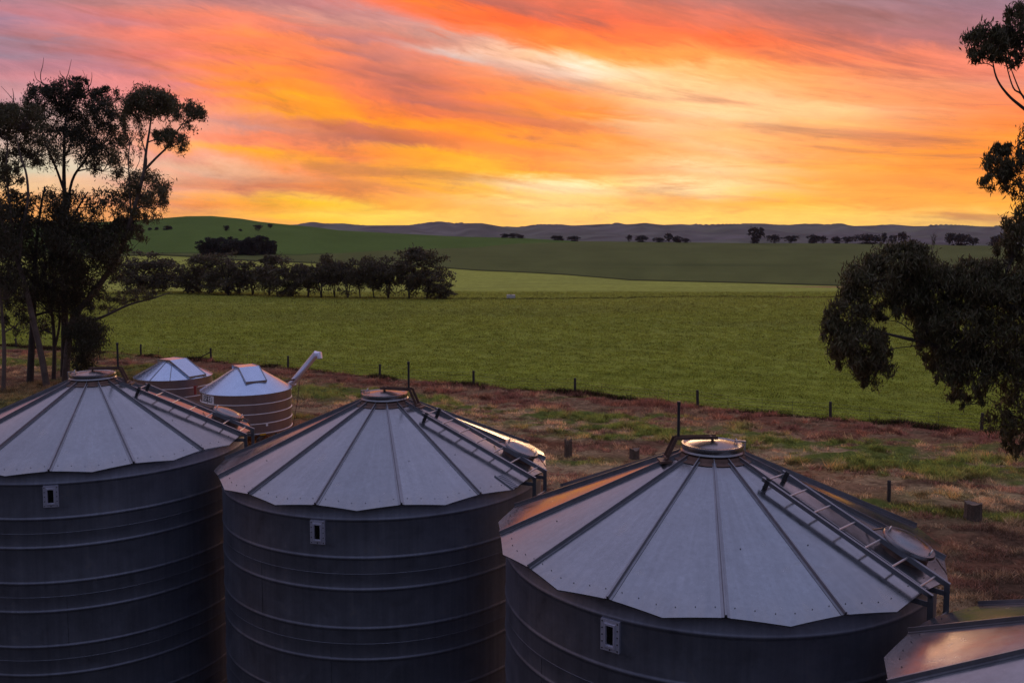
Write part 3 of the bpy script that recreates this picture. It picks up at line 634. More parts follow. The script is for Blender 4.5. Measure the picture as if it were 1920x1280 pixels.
    if patch:
        pm = MB(); a = 1.06 * DA; n = (dirv(a) * SL + Vector((0, 0, 1))).normalized(); s3 = Vector((math.cos(a), math.sin(a), 0)); Mp = Matrix((s3, n.cross(s3), n)).transposed()
        pc = on_roof(2.72, a, -0.008); pm.box(pc, (0.15, 0.36, 0.008), Mp)
        for j in range(9): pm.box(pc + (Mp @ Vector((0, (j - 4) * 0.04, 0.008))), (0.14, 0.012, 0.01), Mp)
        pm.bar(pc + Mp @ Vector((-0.085, -0.2, 0.0)), pc + Mp @ Vector((-0.085, 0.2, 0.0)), 0.02, 0.03, n); put(pm, 'grip_plate', M_STEEL)
    return t
ZE = H - 4.025
add_silo(-7.997, 16.845, 0.42 + DA, ZE + 0.292, 'dark ribbed grain silo leftmost in the row, below the tall gum trees', 1.9)
add_silo(-2.244, 15.522, 0.448, ZE + 0.137, 'ribbed grain silo second from left with a blue patch plate near its ladder foot', 1.87, patch=True)
add_silo(2.67, 11.693, 0.059, ZE + 0.117, 'largest grain silo in the foreground right of centre, whole roof and ladder in view', -3.5)
add_silo(6.055, 6.788, 0.116, H - 4.004, 'grain silo cut off by the bottom right corner, only a pink lit roof edge showing', 1.87)

# ------------------------------------------------------------------ field bins
def text_mesh(s, size):
    cu = bpy.data.curves.new('t', 'FONT'); cu.body = s; cu.size = size; cu.align_x = 'CENTER'; cu.align_y = 'CENTER'; cu.extrude = 0.004; cu.offset = 0.003
    o = bpy.data.objects.new('t', cu); COL.objects.link(o); dg = bpy.context.evaluated_depsgraph_get(); dg.update()
    me = bpy.data.meshes.new_from_object(o.evaluated_get(dg)); bpy.data.objects.remove(o); return me
def add_bin(x, y, R, z0, z1, apex, slab_az, slab_r, slab_w, label, nrib=0, sign=False, auger=False, rings=4, top0=-0.66):
    t = thing('field_bin', label, 'grain bin', (x, y, 0), 0, None)
    RT = 0.62; sl = (apex - z1) / (R + 0.03 - RT)
    w = MB(); prof = [(0.35, z0 - 0.45), (R * 0.9, z0 - 0.08), (R, z0), (R, z1), (R - 0.15, z1 + 0.02)]; w.lathe(prof, 96); wall = w.build('wall', M_BINWALL, t)
    for i in range(rings):
        z = z1 - (z1 - z0) * (i + 1) / (rings + 0.15)
        r = MB(); r.lathe([(R - 0.003, z + 0.035), (R + 0.03, z + 0.018), (R + 0.032, z - 0.012), (R - 0.003, z - 0.03)], 96); r.build('wall_ring', M_BINRING, t)
    j = MB()
    for a in (0.45, 2.2, 4.1, 5.6):
        P = dirv(a) * (R + 0.006); j.bar(P + Vector((0, 0, z0)), P + Vector((0, 0, z1)), 0.05, 0.012, dirv(a))
    j.build('wall_joint', M_BINWALL, t)
    ro = MB(); ro.lathe([(R - 0.02, z1 - 0.02), (R + 0.045, z1 - 0.03), (R + 0.045, z1 + 0.0), (R * 0.66, z1 + sl * (R * 0.34 + .03)), (R * 0.40, z1 + sl * (R * 0.60 + 0.03)), (RT, apex), (RT - 0.05, apex + 0.012), (0.0, apex + 0.015)], 96); roof = ro.build('roof', M_BINROOF, t)
    for k in range(nrib):
        a = 2 * PI * k / nrib + 0.28; rb = MB(); rb.bar(dirv(a) * 0.6 + Vector((0, 0, apex + 0.0)), dirv(a) * (R + 0.03) + Vector((0, 0, z1 + 0.01)), 0.045, 0.05); rb.build('roof_rib', M_STEEL, roof)
    # box hood: flat cap at the peak and a sloping cover running down the roof
    e = dirv(slab_az); s = Vector((math.cos(slab_az), math.sin(slab_az), 0)); hd = 0.14
    zr = lambda r: min(z1 + sl * (R + 0.03 - abs(r)), apex)
    hw = slab_w / 2; pts = [(top0, apex + 0.07), (0.50, apex + 0.075), (slab_r, zr(slab_r) + 0.07)]
    h = MB(); V = []
    for r, z in pts:
        for sg in (-1, 1): V.append(e * r + s * hw * sg + Vector((0, 0, z)))
    for r, z in pts:
        for sg in (-1, 1): V.append(e * r + s * (hw + 0.0) * sg + Vector((0, 0, zr(math.hypot(r, hw)) - 0.05)))
    h.add(V, [(0, 1, 3, 2), (2, 3, 5, 4), (0, 2, 8, 6), (2, 4, 10, 8), (1, 7, 9, 3), (3, 9, 11, 5), (4, 5, 11, 10), (0, 6, 7, 1)])
    hood = h.build('hood', M_BINROOF, t, None, 0.2)
    tr = MB()
    for sg in (-1, 1):
        for a_, b_ in ((0, 2), (2, 4)):
            i0 = a_ + (1 if sg > 0 else 0); i1 = b_ + (1 if sg > 0 else 0); tr.bar(Vector(V[i0]) - Vector((0, 0, 0.01)), Vector(V[i1]) - Vector((0, 0, 0.01)), 0.05, 0.06)
    tr.bar(Vector(V[4]), Vector(V[5]), 0.05, 0.05); tr.build('hood_trim', M_STEEL, hood)
    # chassis
    c = MB()
    for sg in (-1, 1): c.bar((sg * R * 0.55, -R * 1.1, z0 - 0.12), (sg * R * 0.55, R * 1.1, z0 - 0.12), 0.12, 0.16)
    c.bar((-R * 0.95, 0.1, z0 - 0.15), (R * 0.95, 0.1, z0 - 0.15), 0.12, 0.12)
    for a in np.linspace(0, 2 * PI, 7)[:-1]: c.bar(dirv(a) * R * 0.9 + Vector((0, 0, 0)), dirv(a) * R * 0.9 + Vector((0, 0, z0)), 0.1, 0.1, (1, 0, 0))
    c.build('chassis', M_FRAMED, t)
    for sg in (-1, 1):
        wh = MB(); Mw = Matrix.Rotation(PI / 2, 3, 'Y'); wh.lathe([(0.16, -0.1), (0.30, -0.12), (0.36, -0.08), (0.36, 0.08), (0.30, 0.12), (0.16, 0.1)], 28, (sg * R * 0.9, 0.1, 0.36), Mw, 0, True, True); wh.build('wheel', M_RUB, t)
    if sign:
        # sign plate wrapped round the wall, facing left of the camera
        a0 = -0.70; zc_ = z1 - 0.33; hw_ = 0.60; hh = 0.25
        sg_ = MB(); V = []; n = 12
        for i in range(n + 1):
            a = a0 + (i / n - 0.5) * 2 * hw_ / R
            for z in (-hh, hh): V.append(dirv(a) * (R + 0.012) + Vector((0, 0, zc_ + z)))
        for i in range(n + 1):
            a = a0 + (i / n - 0.5) * 2 * hw_ / R
            for z in (-hh, hh): V.append(dirv(a) * (R + 0.001) + Vector((0, 0, zc_ + z)))
        m = 2 * (n + 1); Fc = [(2 * i, 2 * i + 2, 2 * i + 3, 2 * i + 1) for i in range(n)] + [(2 * i, m + 2 * i, m + 2 * i + 2, 2 * i + 2) for i in range(n)] + [(2 * i + 1, 2 * i + 3, m + 2 * i + 3, m + 2 * i + 1) for i in range(n)] + [(0, 1, m + 1, m), (2 * n, m + 2 * n, m + 2 * n + 1, 2 * n + 1)]
        sg_.add(V, Fc); so = sg_.build('sign_plate', M_SIGN, t)
        me = text_mesh('LESKE', 0.40)
        for v in me.vertices:
            a = a0 + (v.co.x * 0.80 - 0.07) / R; rr = R + 0.018 + v.co.z; p = dirv(a) * rr; v.co = (p.x, p.y, zc_ + 0.02 + v.co.y * 1.2)
        link('sign_lettering', me, so, M_INK)
        ar = MB()
        for s1, s2 in ((1, 0), (0, -1)):
            pa = a0 + (0.40 if s1 == 0 else 0.40) / R
            ar.bar(dirv(a0 + (0.47 - 0.09 * abs(s1)) / R) * (R + 0.02) + Vector((0, 0, zc_ + 0.17 * s1)), dirv(a0 + (0.47 - 0.09 * abs(s2)) / R) * (R + 0.02) + Vector((0, 0, zc_ + 0.17 * s2)), 0.03, 0.008, dirv(a0))
        ar.build('sign_arrow', M_INK, so)
    return t
b1 = add_bin(-22.4, 58.4, 2.43, 0.75, 3.1, 4.12, 1.05, 2.33, 1.35, 'pinkish field bin with ribbed roof and long flat cover, behind the signed bin', nrib=12, rings=4)
b2 = add_bin(-15.96, 53.0, 2.62, 0.75, 3.13, 4.42, 0.62, 1.75, 1.25, 'brown field bin with bluish cone roof, white sign plate and raised auger', sign=True, auger=True)
def bin_extras():
    o = Vector((-15.96, 53.0, 0)); R = 2.62
    top = at(594, 662, 54.6) - o; mid = at(541, 726, 55.6) - o; low = mid + (mid - top) * 0.75
    a = MB(); a.tube([low, mid, top], [0.20, 0.20, 0.20], 20); au = a.build('auger_tube', M_AUGER, b2)
    d = (top - mid).normalized(); sp = MB(); sp.tube([top - d * 0.12, top + Vector((0.18, -0.1, -0.05)), top + Vector((0.22, -0.16, -0.32))], [0.205, 0.195, 0.16], 16, cap=False); sp.build('auger_spout', M_AUGER, au)
    f = MB()
    for k in (0.0, 0.5): f.lathe([(0.2, -0.02), (0.235, -0.02), (0.235, 0.02), (0.2, 0.02)], 20, mid + d * k, Matrix((d.orthogonal().normalized(), d.cross(d.orthogonal().normalized()), d)).transposed())
    f.build('tube_flange', M_BINRING, au)
    A = at(481, 725, 51.4) - o; B = at(552, 711, 55.2) - o; br = MB(); br.bar(A, B, 0.07, 0.09); br.bar(A, A + Vector((0.1, 0.1, -0.25)), 0.07, 0.07, (1, 0, 0)); br.build('support_arm', M_RUST, b2)
    hk = at(562, 712, 55) - o; rp = MB(); rp.tube([hk, hk + Vector((-0.12, -0.2, -1.3)), hk + Vector((-0.35, -0.5, -2.8))], 0.02, 5); rp.build('hanging_rope', M_RUST, b2)
    for az, zz, w in ((0.35, 0.86, 0.36), (0.62, 0.86, 0.36)):
        y = MB(); P = dirv(az) * (R + 0.03); M_ = Matrix((Vector((math.cos(az), math.sin(az), 0)), dirv(az), Vector((0, 0, 1)))).transposed(); y.box(P + Vector((0, 0, zz - 0.06)), (w, 0.03, 0.11), M_); y.build('reflector', M_YEL, b2)
    az = 0.72; pt = MB(); M_ = Matrix((Vector((math.cos(az), math.sin(az), 0)), dirv(az), Vector((0, 0, 1)))).transposed(); pt.box(dirv(az) * (R + 0.015) + Vector((0, 0, 1.35)), (0.13, 0.01, 0.2), M_); pt.build('small_plate', M_SIGN, b2)
    o1 = Vector((-22.4, 58.4, 0)); q = at(366, 731, 56.3) - o1; rf = MB(); rf.box(q, (0.12, 0.1, 0.55)); rf.bar(q + Vector((-0.1, 0, 0.2)), q + Vector((0.2, -0.1, 0.25)), 0.06, 0.06); rf.build('red_winch', M_RED, b1)
bin_extras()

# ------------------------------------------------------------------ fence, posts, stumps
def add_fence():
    t = thing('wire_fence', 'long wire fence of dark posts along the edge of the green paddock', 'fence', (0, 0, 0))
    rr = random.Random(5)
    pts = [Vector((p[0], p[1], tz(*p))) for p in FP]
    hs = [1.15, 1.3, 1.15, 1.15, 1.25, 1.2, 1.2, 1.15, 1.15]
    d0 = (pts[0] - pts[1]); d1 = (pts[-1] - pts[-2])
    ext = [pts[0] + d0 * 2, pts[0] + d0] + pts + [pts[-1] + d1, pts[-1] + d1 * 2]; hs = [1, 1] + hs + [1, 1]
    for p in (ext[0], ext[1], ext[-1], ext[-2]): p.z = tz(p.x, p.y)
    for i, (p, h) in enumerate(zip(ext, hs)):
        m = MB(); tilt = Vector((rr.uniform(-.04, .04), rr.uniform(-.04, .04), 0)); n = 8
        m.tube([p + Vector((0, 0, -0.3)), p + tilt * 0.5 + Vector((0, 0, h * 0.5)), p + tilt + Vector((0, 0, h))], [0.105, 0.10, 0.095], n); m.build('fence_post', M_POST, t)
    p = pts[1]; m = MB(); d = (pts[0] - pts[1]).normalized(); m.tube([p + Vector((0, 0, 0.92)), p + d * 1.75 + Vector((0, 0, 0.1))], 0.05, 8); m.build('brace', M_POST, t)
    for k, z in enumerate((0.25, 0.48, 0.70, 0.92)):
        m = MB(); P = []
        for i, q in enumerate(ext):
            P.append(q + Vector((0, -0.09, z * hs[i])))
            if i < len(ext) - 1:
                for f in (0.33, 0.66): P.append(q.lerp(ext[i + 1], f) + Vector((0, -0.09, z - 0.02)))
        m.tube(P, 0.009, 4); m.build('wire', M_WIRE, t)
    for a, b in zip(ext, ext[1:]):
        for f in (0.25, 0.5, 0.75):
            q = a.lerp(b, f + rr.uniform(-.03, .03)); q.z = tz(q.x, q.y); m = MB(); m.bar(q + Vector((0, 0, -0.1)), q + Vector((rr.uniform(-.03, .03), 0, 0.98)), 0.028, 0.012, (1, 0, 0)); m.build('dropper', M_WIRE, t)
add_fence()
def lone_post(u, v, h, r, label):
    p = hit(u, v); t = thing('wooden_post', label, 'post', p); m = MB()
    m.tube([(0, 0, -0.2), (0.01, 0, h * 0.5), (0.0, 0.01, h - 0.02), (0, 0.01, h)], [r, r * 0.97, r * 0.95, r * 0.8], 10); m.build('post_shaft', M_POST, t)
    c = MB(); c.tube([(0.0, 0, 0.62 * h - 0.01), (0.0, 0, 0.62 * h + 0.01)], r * 1.06, 10); c.build('wire_wrap', M_WIRE, t)
lone_post(1666, 940, 0.98, 0.085, 'lone dark wooden post standing in the dry grass beyond the largest silo')
lone_post(943, 832, 0.72, 0.10, 'small dark post top peeping over the second silo roof')
def stump(u, v, h, r, seed, label, jag=0.06, sq=False):
    p = hit(u, v); t = thing('tree_stump', label, 'stump', p); rr = random.Random(seed); n = 22; ph = [rr.uniform(0, 6) for _ in range(4)]
    def rad(a, z): return r * (1 + 0.10 * math.sin(3 * a + ph[0]) + 0.06 * math.sin(7 * a + ph[1]) + 0.03 * math.sin(11 * a + ph[2])) * (1.0 + 0.35 * max(0, 0.25 - z / h))
    V = []
    zs = [-0.2, 0.0, 0.08, 0.2, 0.45, 0.7, 1.0]
    for z in zs:
        for k in range(n):
            a = 2 * PI * k / n; zz = z * h
            if z == 1.0: zz = h + jag * (math.sin(2 * a + ph[3]) + 0.6 * math.sin(5 * a + ph[0])) + rr.uniform(-jag, jag) * 0.9
            R_ = rad(a, max(zz, 0)); V.append((R_ * math.cos(a), R_ * math.sin(a), zz))
    Fc = [(i * n + k, i * n + (k + 1) % n, (i + 1) * n + (k + 1) % n, (i + 1) * n + k) for i in range(len(zs) - 1) for k in range(n)]
    m = MB(); m.add(V, Fc); m.build('bark', M_STUMP, t)
    top = MB(); b = (len(zs) - 1) * n; Vt = [tuple(Vector(V[b + k]) * 0.995) for k in range(n)] + [(0, 0, h - 0.03)]; top.add(Vt, [(k, (k + 1) % n, n) for k in range(n)]); top.build('cut_face', M_STUMP2, t)
M_STUMP2 = plain('cut_wood', (0.16, 0.11, 0.075), 0.9, 0, 0.4, 14, 0.4)
stump(1065, 858, 0.96, 0.20, 1, 'tall jagged stump in the grass between the two nearest silo roofs', 0.10)
stump(1190, 860, 0.55, 0.26, 2, 'low stump peeping over the left slope of the largest silo roof', 0.03)
stump(1824, 972, 0.68, 0.33, 3, 'thick sawn stump at the right on a strip of green grass', 0.025)
def tank():
    p = hit(958, 560.5); t = thing('water_tank', 'small pale box tank on skids beside the track across the paddock', 'tank', p)
    m = MB(); m.box((0, 0, 0.52), (1.75, 1.0, 0.62)); m.box((0, 0, 0.85), (1.6, 0.9, 0.05)); m.build('tank_body', M_TANK, t)
    for s in (-1, 1): k = MB(); k.bar((s * 0.65, -0.6, 0.1), (s * 0.65, 0.6, 0.1), 0.12, 0.2); k.build('skid', M_FRAMED, t)
    c = MB(); c.lathe([(0.2, 0.86), (0.2, 0.94), (0.0, 0.95)], 16); c.build('tank_lid', M_FRAMED, t)
tank()
# ------------------------------------------------------------------ trees
def unit(v): return v / np.maximum(np.linalg.norm(v, axis=-1, keepdims=True), 1e-9)
def leaf_mesh(name, C, L, Wd, r, droop, col, colvar=0.35):
    """one pointed leaf (a four-cornered face) per centre"""
    n = len(C); d = r.normal(size=(n, 3)); d[:, 2] -= droop; d = unit(d)
    s = unit(np.cross(d, r.normal(size=(n, 3))))
    l = (L * r.uniform(0.65, 1.3, n))[:, None]; w = (Wd * r.uniform(0.7, 1.3, n))[:, None]
    bend = np.cross(d, s) * l * 0.10
    V = np.stack([C - d * l * 0.5 - bend, C - s * w * 0.5 - d * l * 0.08, C + d * l * 0.5 - bend, C + s * w * 0.5 - d * l * 0.08], 1).reshape(-1, 3)
    Fq = np.arange(4 * n).reshape(n, 4)
    k = (1 + r.uniform(-colvar, colvar, n))[:, None]; hue = r.uniform(0, 1, n)[:, None]
    c = (np.asarray(col[0]) * (1 - hue) + np.asarray(col[1]) * hue) * k
    return np_mesh(name, V, Fq, np.repeat(c, 4, 0))
def blob_points(c, rad, n, r, ncl=None, spread=0.20, lower=0.3):
    """leaf centres gathered in clusters on the upper shell of an ellipsoid"""
    c = np.asarray(c); rad = np.asarray(rad)
    ncl = ncl or max(6, int(n / 45))
    P = []
    while len(P) < ncl:
        d = unit(r.normal(size=3)); rr = r.uniform(0.45, 1.0) ** 0.6
        if d[2] < -0.15 and r.random() > lower: continue
        P.append(d * rr)
    P = np.array(P); cl = c + P * rad
    idx = r.integers(0, ncl, n); sz = r.uniform(0.6, 1.3, ncl)
    off = r.normal(size=(n, 3)) * (spread * rad * np.array((0.85, 0.85, 0.8))) * sz[idx][:, None]; off[:, 2] -= np.abs(r.normal(size=n)) * spread * rad[2] * 1.0
    return cl[idx] + off, cl
def smooth_path(pts, k=5):
    pts = [np.asarray(p, float) for p in pts]
    if len(pts) < 3: k = 3
    out = []; P = [2 * pts[0] - pts[1]] + pts + [2 * pts[-1] - pts[-2]]
    for i in range(1, len(P) - 2):
        for j in range(k):
            t = j / k; a, b, c, d = P[i - 1], P[i], P[i + 1], P[i + 2]
            out.append(0.5 * ((2 * b) + (c - a) * t + (2 * a - 5 * b + 4 * c - d) * t * t + (3 * b - a - 3 * c + d) * t ** 3))
    out.append(pts[-1]); return out
def limb(mb, pts, r0, r1, n=8, k=5):
    P = smooth_path(pts, k); R = np.linspace(0, 1, len(P)); mb.tube([Vector(p) for p in P], [r0 + (r1 - r0) * x for x in R], n); return P
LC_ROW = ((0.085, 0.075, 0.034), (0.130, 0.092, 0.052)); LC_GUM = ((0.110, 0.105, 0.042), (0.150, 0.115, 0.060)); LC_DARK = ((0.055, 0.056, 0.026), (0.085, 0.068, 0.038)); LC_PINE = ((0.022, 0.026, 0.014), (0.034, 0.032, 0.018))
def gum(name, label, group, base, trunks, blobs, L, Wd, seed, bark, col, fill=1.0, droop=1.0, twigs=(), lean=0.5, spread=0.20, dense=1.0, twig_r=1.0):
    """base: foot; trunks: [(points, r0, r1)]; blobs: [(centre, radii, leaves)] in world space"""
    r = rng_of(seed); B = np.array(base, float)
    t = thing(name, label, 'tree', tuple(B), 0, group)
    tm = MB(); br = tm; skel = []
    for pts, r0, r1 in trunks:
        P = limb(tm, [np.asarray(p) - B for p in pts], r0, r1, 9); R = np.linspace(0, 1, len(P))
        skel += [(p, r0 + (r1 - r0) * x) for p, x in zip(P, R)]
    SP = np.array([p for p, _ in skel]); SR = np.array([q for _, q in skel])
    allp = []
    for c, rad, n in blobs:
        c = np.asarray(c, float) - B; rad = np.asarray(rad, float) * fill ** 0.4
        low = c - np.array((0, 0, rad[2] * 0.6))
        # join to the limb that lies below or beside it
        d = np.linalg.norm(SP - low, axis=1) + 1.2 * np.maximum(0, SP[:, 2] - low[2]); i = int(np.argmin(d)); a = SP[i]
        ra = min(SR[i] * 0.7, 0.02 * np.linalg.norm(low - a) + 0.03 * twig_r)
        mid = (a + low) / 2 + np.array((*r.normal(size=2) * 0.08, 0.10)) * np.linalg.norm(low - a)
        P = limb(br, [a, mid, low], max(ra, 0.02 * twig_r), 0.02 * twig_r, 6, 4)
        pts, cl = blob_points(c, rad, int(n * dense * fill), r, spread=spread); allp.append(pts)
        for q in cl[r.permutation(len(cl))[:max(4, int(len(cl) * 0.8))]]:
            s0 = P[int(r.integers(len(P) // 2, len(P)))]; m = (s0 + q) / 2 + np.array((0, 0, -0.08)) * np.linalg.norm(q - s0)
            limb(br, [s0, m, q], 0.016 * twig_r, 0.005 * twig_r, 4, 3)
    for pts in twigs:
        q0 = np.asarray(pts[0]) - B; d = np.linalg.norm(SP - q0, axis=1); pts = [SP[int(np.argmin(d))] + B] + list(pts)
        limb(br, [np.asarray(p) - B for p in pts], 0.035 * twig_r, 0.008 * twig_r, 5, 3)
    tm.build('trunk', bark, t)
    link('crown', leaf_mesh('crown', np.concatenate(allp), L, Wd, r, droop, col), t, M_LEAF)
    return t
def pb(u, v, Y, ru, rv, n, depth=None):
    c = at(u, v, Y); k = Y / F
    return (tuple(c), (ru * k, (depth if depth else (ru + rv) / 2) * k, rv * k), n)
def pts_at(Y, *p): return [tuple(at(u, v, Y)) for u, v in p]
def foot(u, v, Y): p = at(u, v, Y); return (p.x, p.y, tz(p.x, p.y) - 0.15)
GL = 'tall gum trees on the left'
def left_trees():
    # forked gum leaning right
    Y = 76.0; f = foot(122, 712, Y)
    gum('gum_tree', 'forked gum leaning right, the rightmost and airiest of the tall left trees', GL, f,
        [([f, *pts_at(Y, (128, 650), (138, 596), (169, 557), (200, 515), (216, 490), (233, 450), (246, 410), (259, 367), (270, 322))], 0.302, 0.144),
         (pts_at(Y, (270, 322), (274, 285), (281, 240), (285, 205)), 0.135, 0.05), (pts_at(Y, (272, 318), (292, 297), (315, 274), (333, 245), (350, 222)), 0.112, 0.04), (pts_at(Y, (246, 410), (243, 350), (241, 300), (245, 258)), 0.090, 0.03),
         (pts_at(Y, (140, 592), (180, 598), (240, 572), (290, 558), (320, 548)), 0.150, 0.03), (pts_at(Y, (266, 335), (275, 300), (262, 250), (255, 215)), 0.075, 0.03)],
        [pb(279, 190, Y, 44, 26, 2300), pb(258, 205, Y, 24, 22, 700), pb(312, 200, Y + 1, 22, 24, 800), pb(354, 215, Y - 1, 27, 25, 1000), pb(325, 262, Y - 1.5, 28, 20, 900), pb(302, 255, Y + 1, 18, 14, 350),
         pb(272, 350, Y + 1, 40, 32, 1500), pb(290, 375, Y - 1, 22, 28, 600), pb(246, 245, Y + 2, 18, 40, 500), pb(255, 415, Y, 30, 25, 700), pb(240, 380, Y + 2, 25, 30, 600), pb(262, 440, Y, 18, 15, 250), pb(255, 548, Y, 32, 14, 380), pb(210, 565, Y + 1, 30, 14, 300), pb(225, 300, Y + 1, 16, 26, 260)],
        0.34, 0.075, 11, M_BARKP, LC_GUM, twigs=[pts_at(Y, (258, 345), (252, 325), (262, 300), (258, 282)), pts_at(Y, (230, 470), (245, 470), (262, 452))], spread=0.17, dense=1.45, fill=1.25, twig_r=1.6)
    # straight dark trunk in the middle
    Y = 79.0; f = foot(121, 706, Y)
    gum('gum_tree', 'straight dark trunked gum amid the left clump with dead twigs above its top', GL, f,
        [([f, *pts_at(Y, (122, 640), (121, 540), (123, 440), (121, 380), (120, 310), (122, 240), (128, 190))], 0.360, 0.058),
         (pts_at(Y, (122, 420), (135, 340), (160, 300), (180, 260), (195, 205)), 0.135, 0.04), (pts_at(Y, (121, 360), (105, 315), (85, 270), (72, 220)), 0.120, 0.04)],
        [pb(126, 172, Y, 34, 24, 1100), pb(140, 195, Y + 1, 30, 26, 900), pb(72, 180, Y - 1, 24, 24, 800), pb(95, 225, Y + 1, 50, 36, 1500), pb(120, 268, Y, 55, 35, 1400), pb(197, 182, Y + 1, 24, 19, 650), pb(202, 215, Y, 32, 30, 950), pb(184, 258, Y + 1, 48, 33, 1300), pb(192, 302, Y, 40, 30, 1000), pb(165, 225, Y + 2, 25, 30, 500), pb(150, 150, Y, 14, 8, 120)],
        0.36, 0.08, 12, M_BARKD, LC_DARK, twigs=[pts_at(Y, (83, 160), (76, 142), (80, 124), (82, 108)), pts_at(Y, (78, 156), (68, 148), (64, 134)), pts_at(Y, (124, 152), (128, 138), (134, 112)), pts_at(Y, (122, 150), (114, 140), (112, 132)), pts_at(Y, (163, 180), (165, 158), (155, 132)), pts_at(Y, (165, 165), (172, 148), (172, 136)), pts_at(Y, (164, 172), (162, 150), (163, 140))], spread=0.17, dense=1.45, fill=1.25, twig_r=1.6)
    # leaning pale trunks at the far left
    Y = 73.0; f = foot(88, 715, Y)
    gum('gum_tree', 'pale smooth gum leaning left beside the straight dark trunk', GL, f,
        [([f, *pts_at(Y, (78, 668), (62, 600), (50, 545), (36, 500), (18, 455), (4, 415), (-8, 360), (-20, 300))], 0.274, 0.072), (pts_at(Y, (36, 500), (40, 440), (52, 380), (50, 330), (38, 290), (30, 250)), 0.135, 0.05), (pts_at(Y, (30, 480), (20, 400), (12, 320), (14, 270), (6, 235)), 0.105, 0.04)],
        [pb(36, 222, Y, 40, 28, 1300), pb(22, 246, Y + 1, 36, 24, 900), pb(14, 206, Y + 1, 20, 16, 400), pb(-15, 235, Y, 40, 34, 1100), pb(66, 280, Y + 2, 40, 30, 1000), pb(10, 335, Y, 26, 26, 700), pb(-20, 310, Y + 1, 30, 40, 700), pb(40, 300, Y + 1, 30, 22, 500)],
        0.34, 0.075, 13, M_BARKP, LC_GUM, twigs=[pts_at(Y, (26, 197), (20, 182), (2, 162)), pts_at(Y, (24, 192), (25, 176), (23, 166))], spread=0.17, dense=1.45, fill=1.25, twig_r=1.6)
    Y = 74.5; f = foot(56, 722, Y)
    gum('gum_tree', 'bushy dark gum filling the low middle of the left clump below the bare stems', GL, f,
        [([f, *pts_at(Y, (60, 640), (64, 560), (66, 480), (75, 400), (84, 350))], 0.288, 0.058), (pts_at(Y, (64, 560), (100, 470), (140, 400), (165, 360)), 0.150, 0.05)],
        [pb(84, 380, Y, 50, 32, 800), pb(35, 385, Y, 40, 30, 700), pb(150, 385, Y + 1, 42, 30, 650), pb(190, 378, Y, 34, 28, 550), pb(60, 450, Y, 66, 52, 2800), pb(10, 470, Y, 50, 60, 2200), pb(140, 455, Y, 58, 50, 2600), pb(195, 445, Y + 1, 45, 44, 1700), pb(100, 520, Y, 60, 45, 2200), pb(180, 515, Y + 1, 50, 36, 1500), pb(40, 540, Y, 50, 42, 1600), pb(205, 470, Y, 34, 36, 1200), pb(228, 430, Y + 1, 26, 26, 500), pb(20, 420, Y, 40, 40, 1200), pb(120, 420, Y, 50, 34, 1300), pb(150, 575, Y + 1, 34, 24, 600)],
        0.40, 0.10, 14, M_BARKD, LC_DARK, spread=0.19, dense=1.05, twig_r=1.6)
    Y = 70.0; f = foot(6, 729, Y)
    gum('gum_tree', 'slim upright gum at the left edge of the picture with reddish lower trunk', GL, f,
        [([f, *pts_at(Y, (8, 660), (5, 600), (-2, 520), (-10, 430))], 0.173, 0.072)],
        [pb(-10, 470, Y, 42, 50, 1700), pb(10, 540, Y, 36, 36, 900), pb(-25, 400, Y, 40, 50, 1200), pb(30, 600, Y + 1, 26, 22, 350)],
        0.34, 0.08, 15, M_BARKP, LC_DARK, spread=0.24, dense=1.55, twig_r=1.5)
    Y = 77.0; f = foot(101, 716, Y)
    gum('gum_tree', 'slender multi stemmed gum between the pale leaning trunk and the dark trunk', GL, f,
        [([f, *pts_at(Y, (102, 650), (98, 590), (86, 520), (80, 450))], 0.187, 0.058), (pts_at(Y, (101, 660), (112, 600), (104, 520), (110, 440)), 0.120, 0.05)],
        [pb(85, 560, Y, 40, 36, 1100), pb(120, 560, Y, 38, 40, 1000), pb(70, 610, Y + 1, 30, 20, 400), pb(110, 500, Y, 50, 50, 1600), pb(160, 545, Y, 30, 30, 700)],
        0.34, 0.08, 16, M_BARK, LC_DARK, spread=0.24, dense=1.55, twig_r=1.5)
    # low hanging shrub right of the trunks
    Y = 74.0; f = foot(150, 712, Y)
    gum('sapling', 'drooping dark sapling hanging over the lid of the leftmost silo', None, f,
        [([f, *pts_at(Y, (152, 680), (158, 640), (160, 610), (158, 590))], 0.086, 0.029)],
        [pb(163, 615, Y, 32, 24, 1300), pb(172, 640, Y, 24, 28, 1100), pb(150, 660, Y, 22, 26, 800), pb(160, 685, Y, 20, 18, 400), pb(140, 625, Y, 20, 20, 500)],
        0.30, 0.08, 17, M_BARKD, LC_DARK, droop=2.0, spread=0.26, dense=1.55, twig_r=1.3)
left_trees()
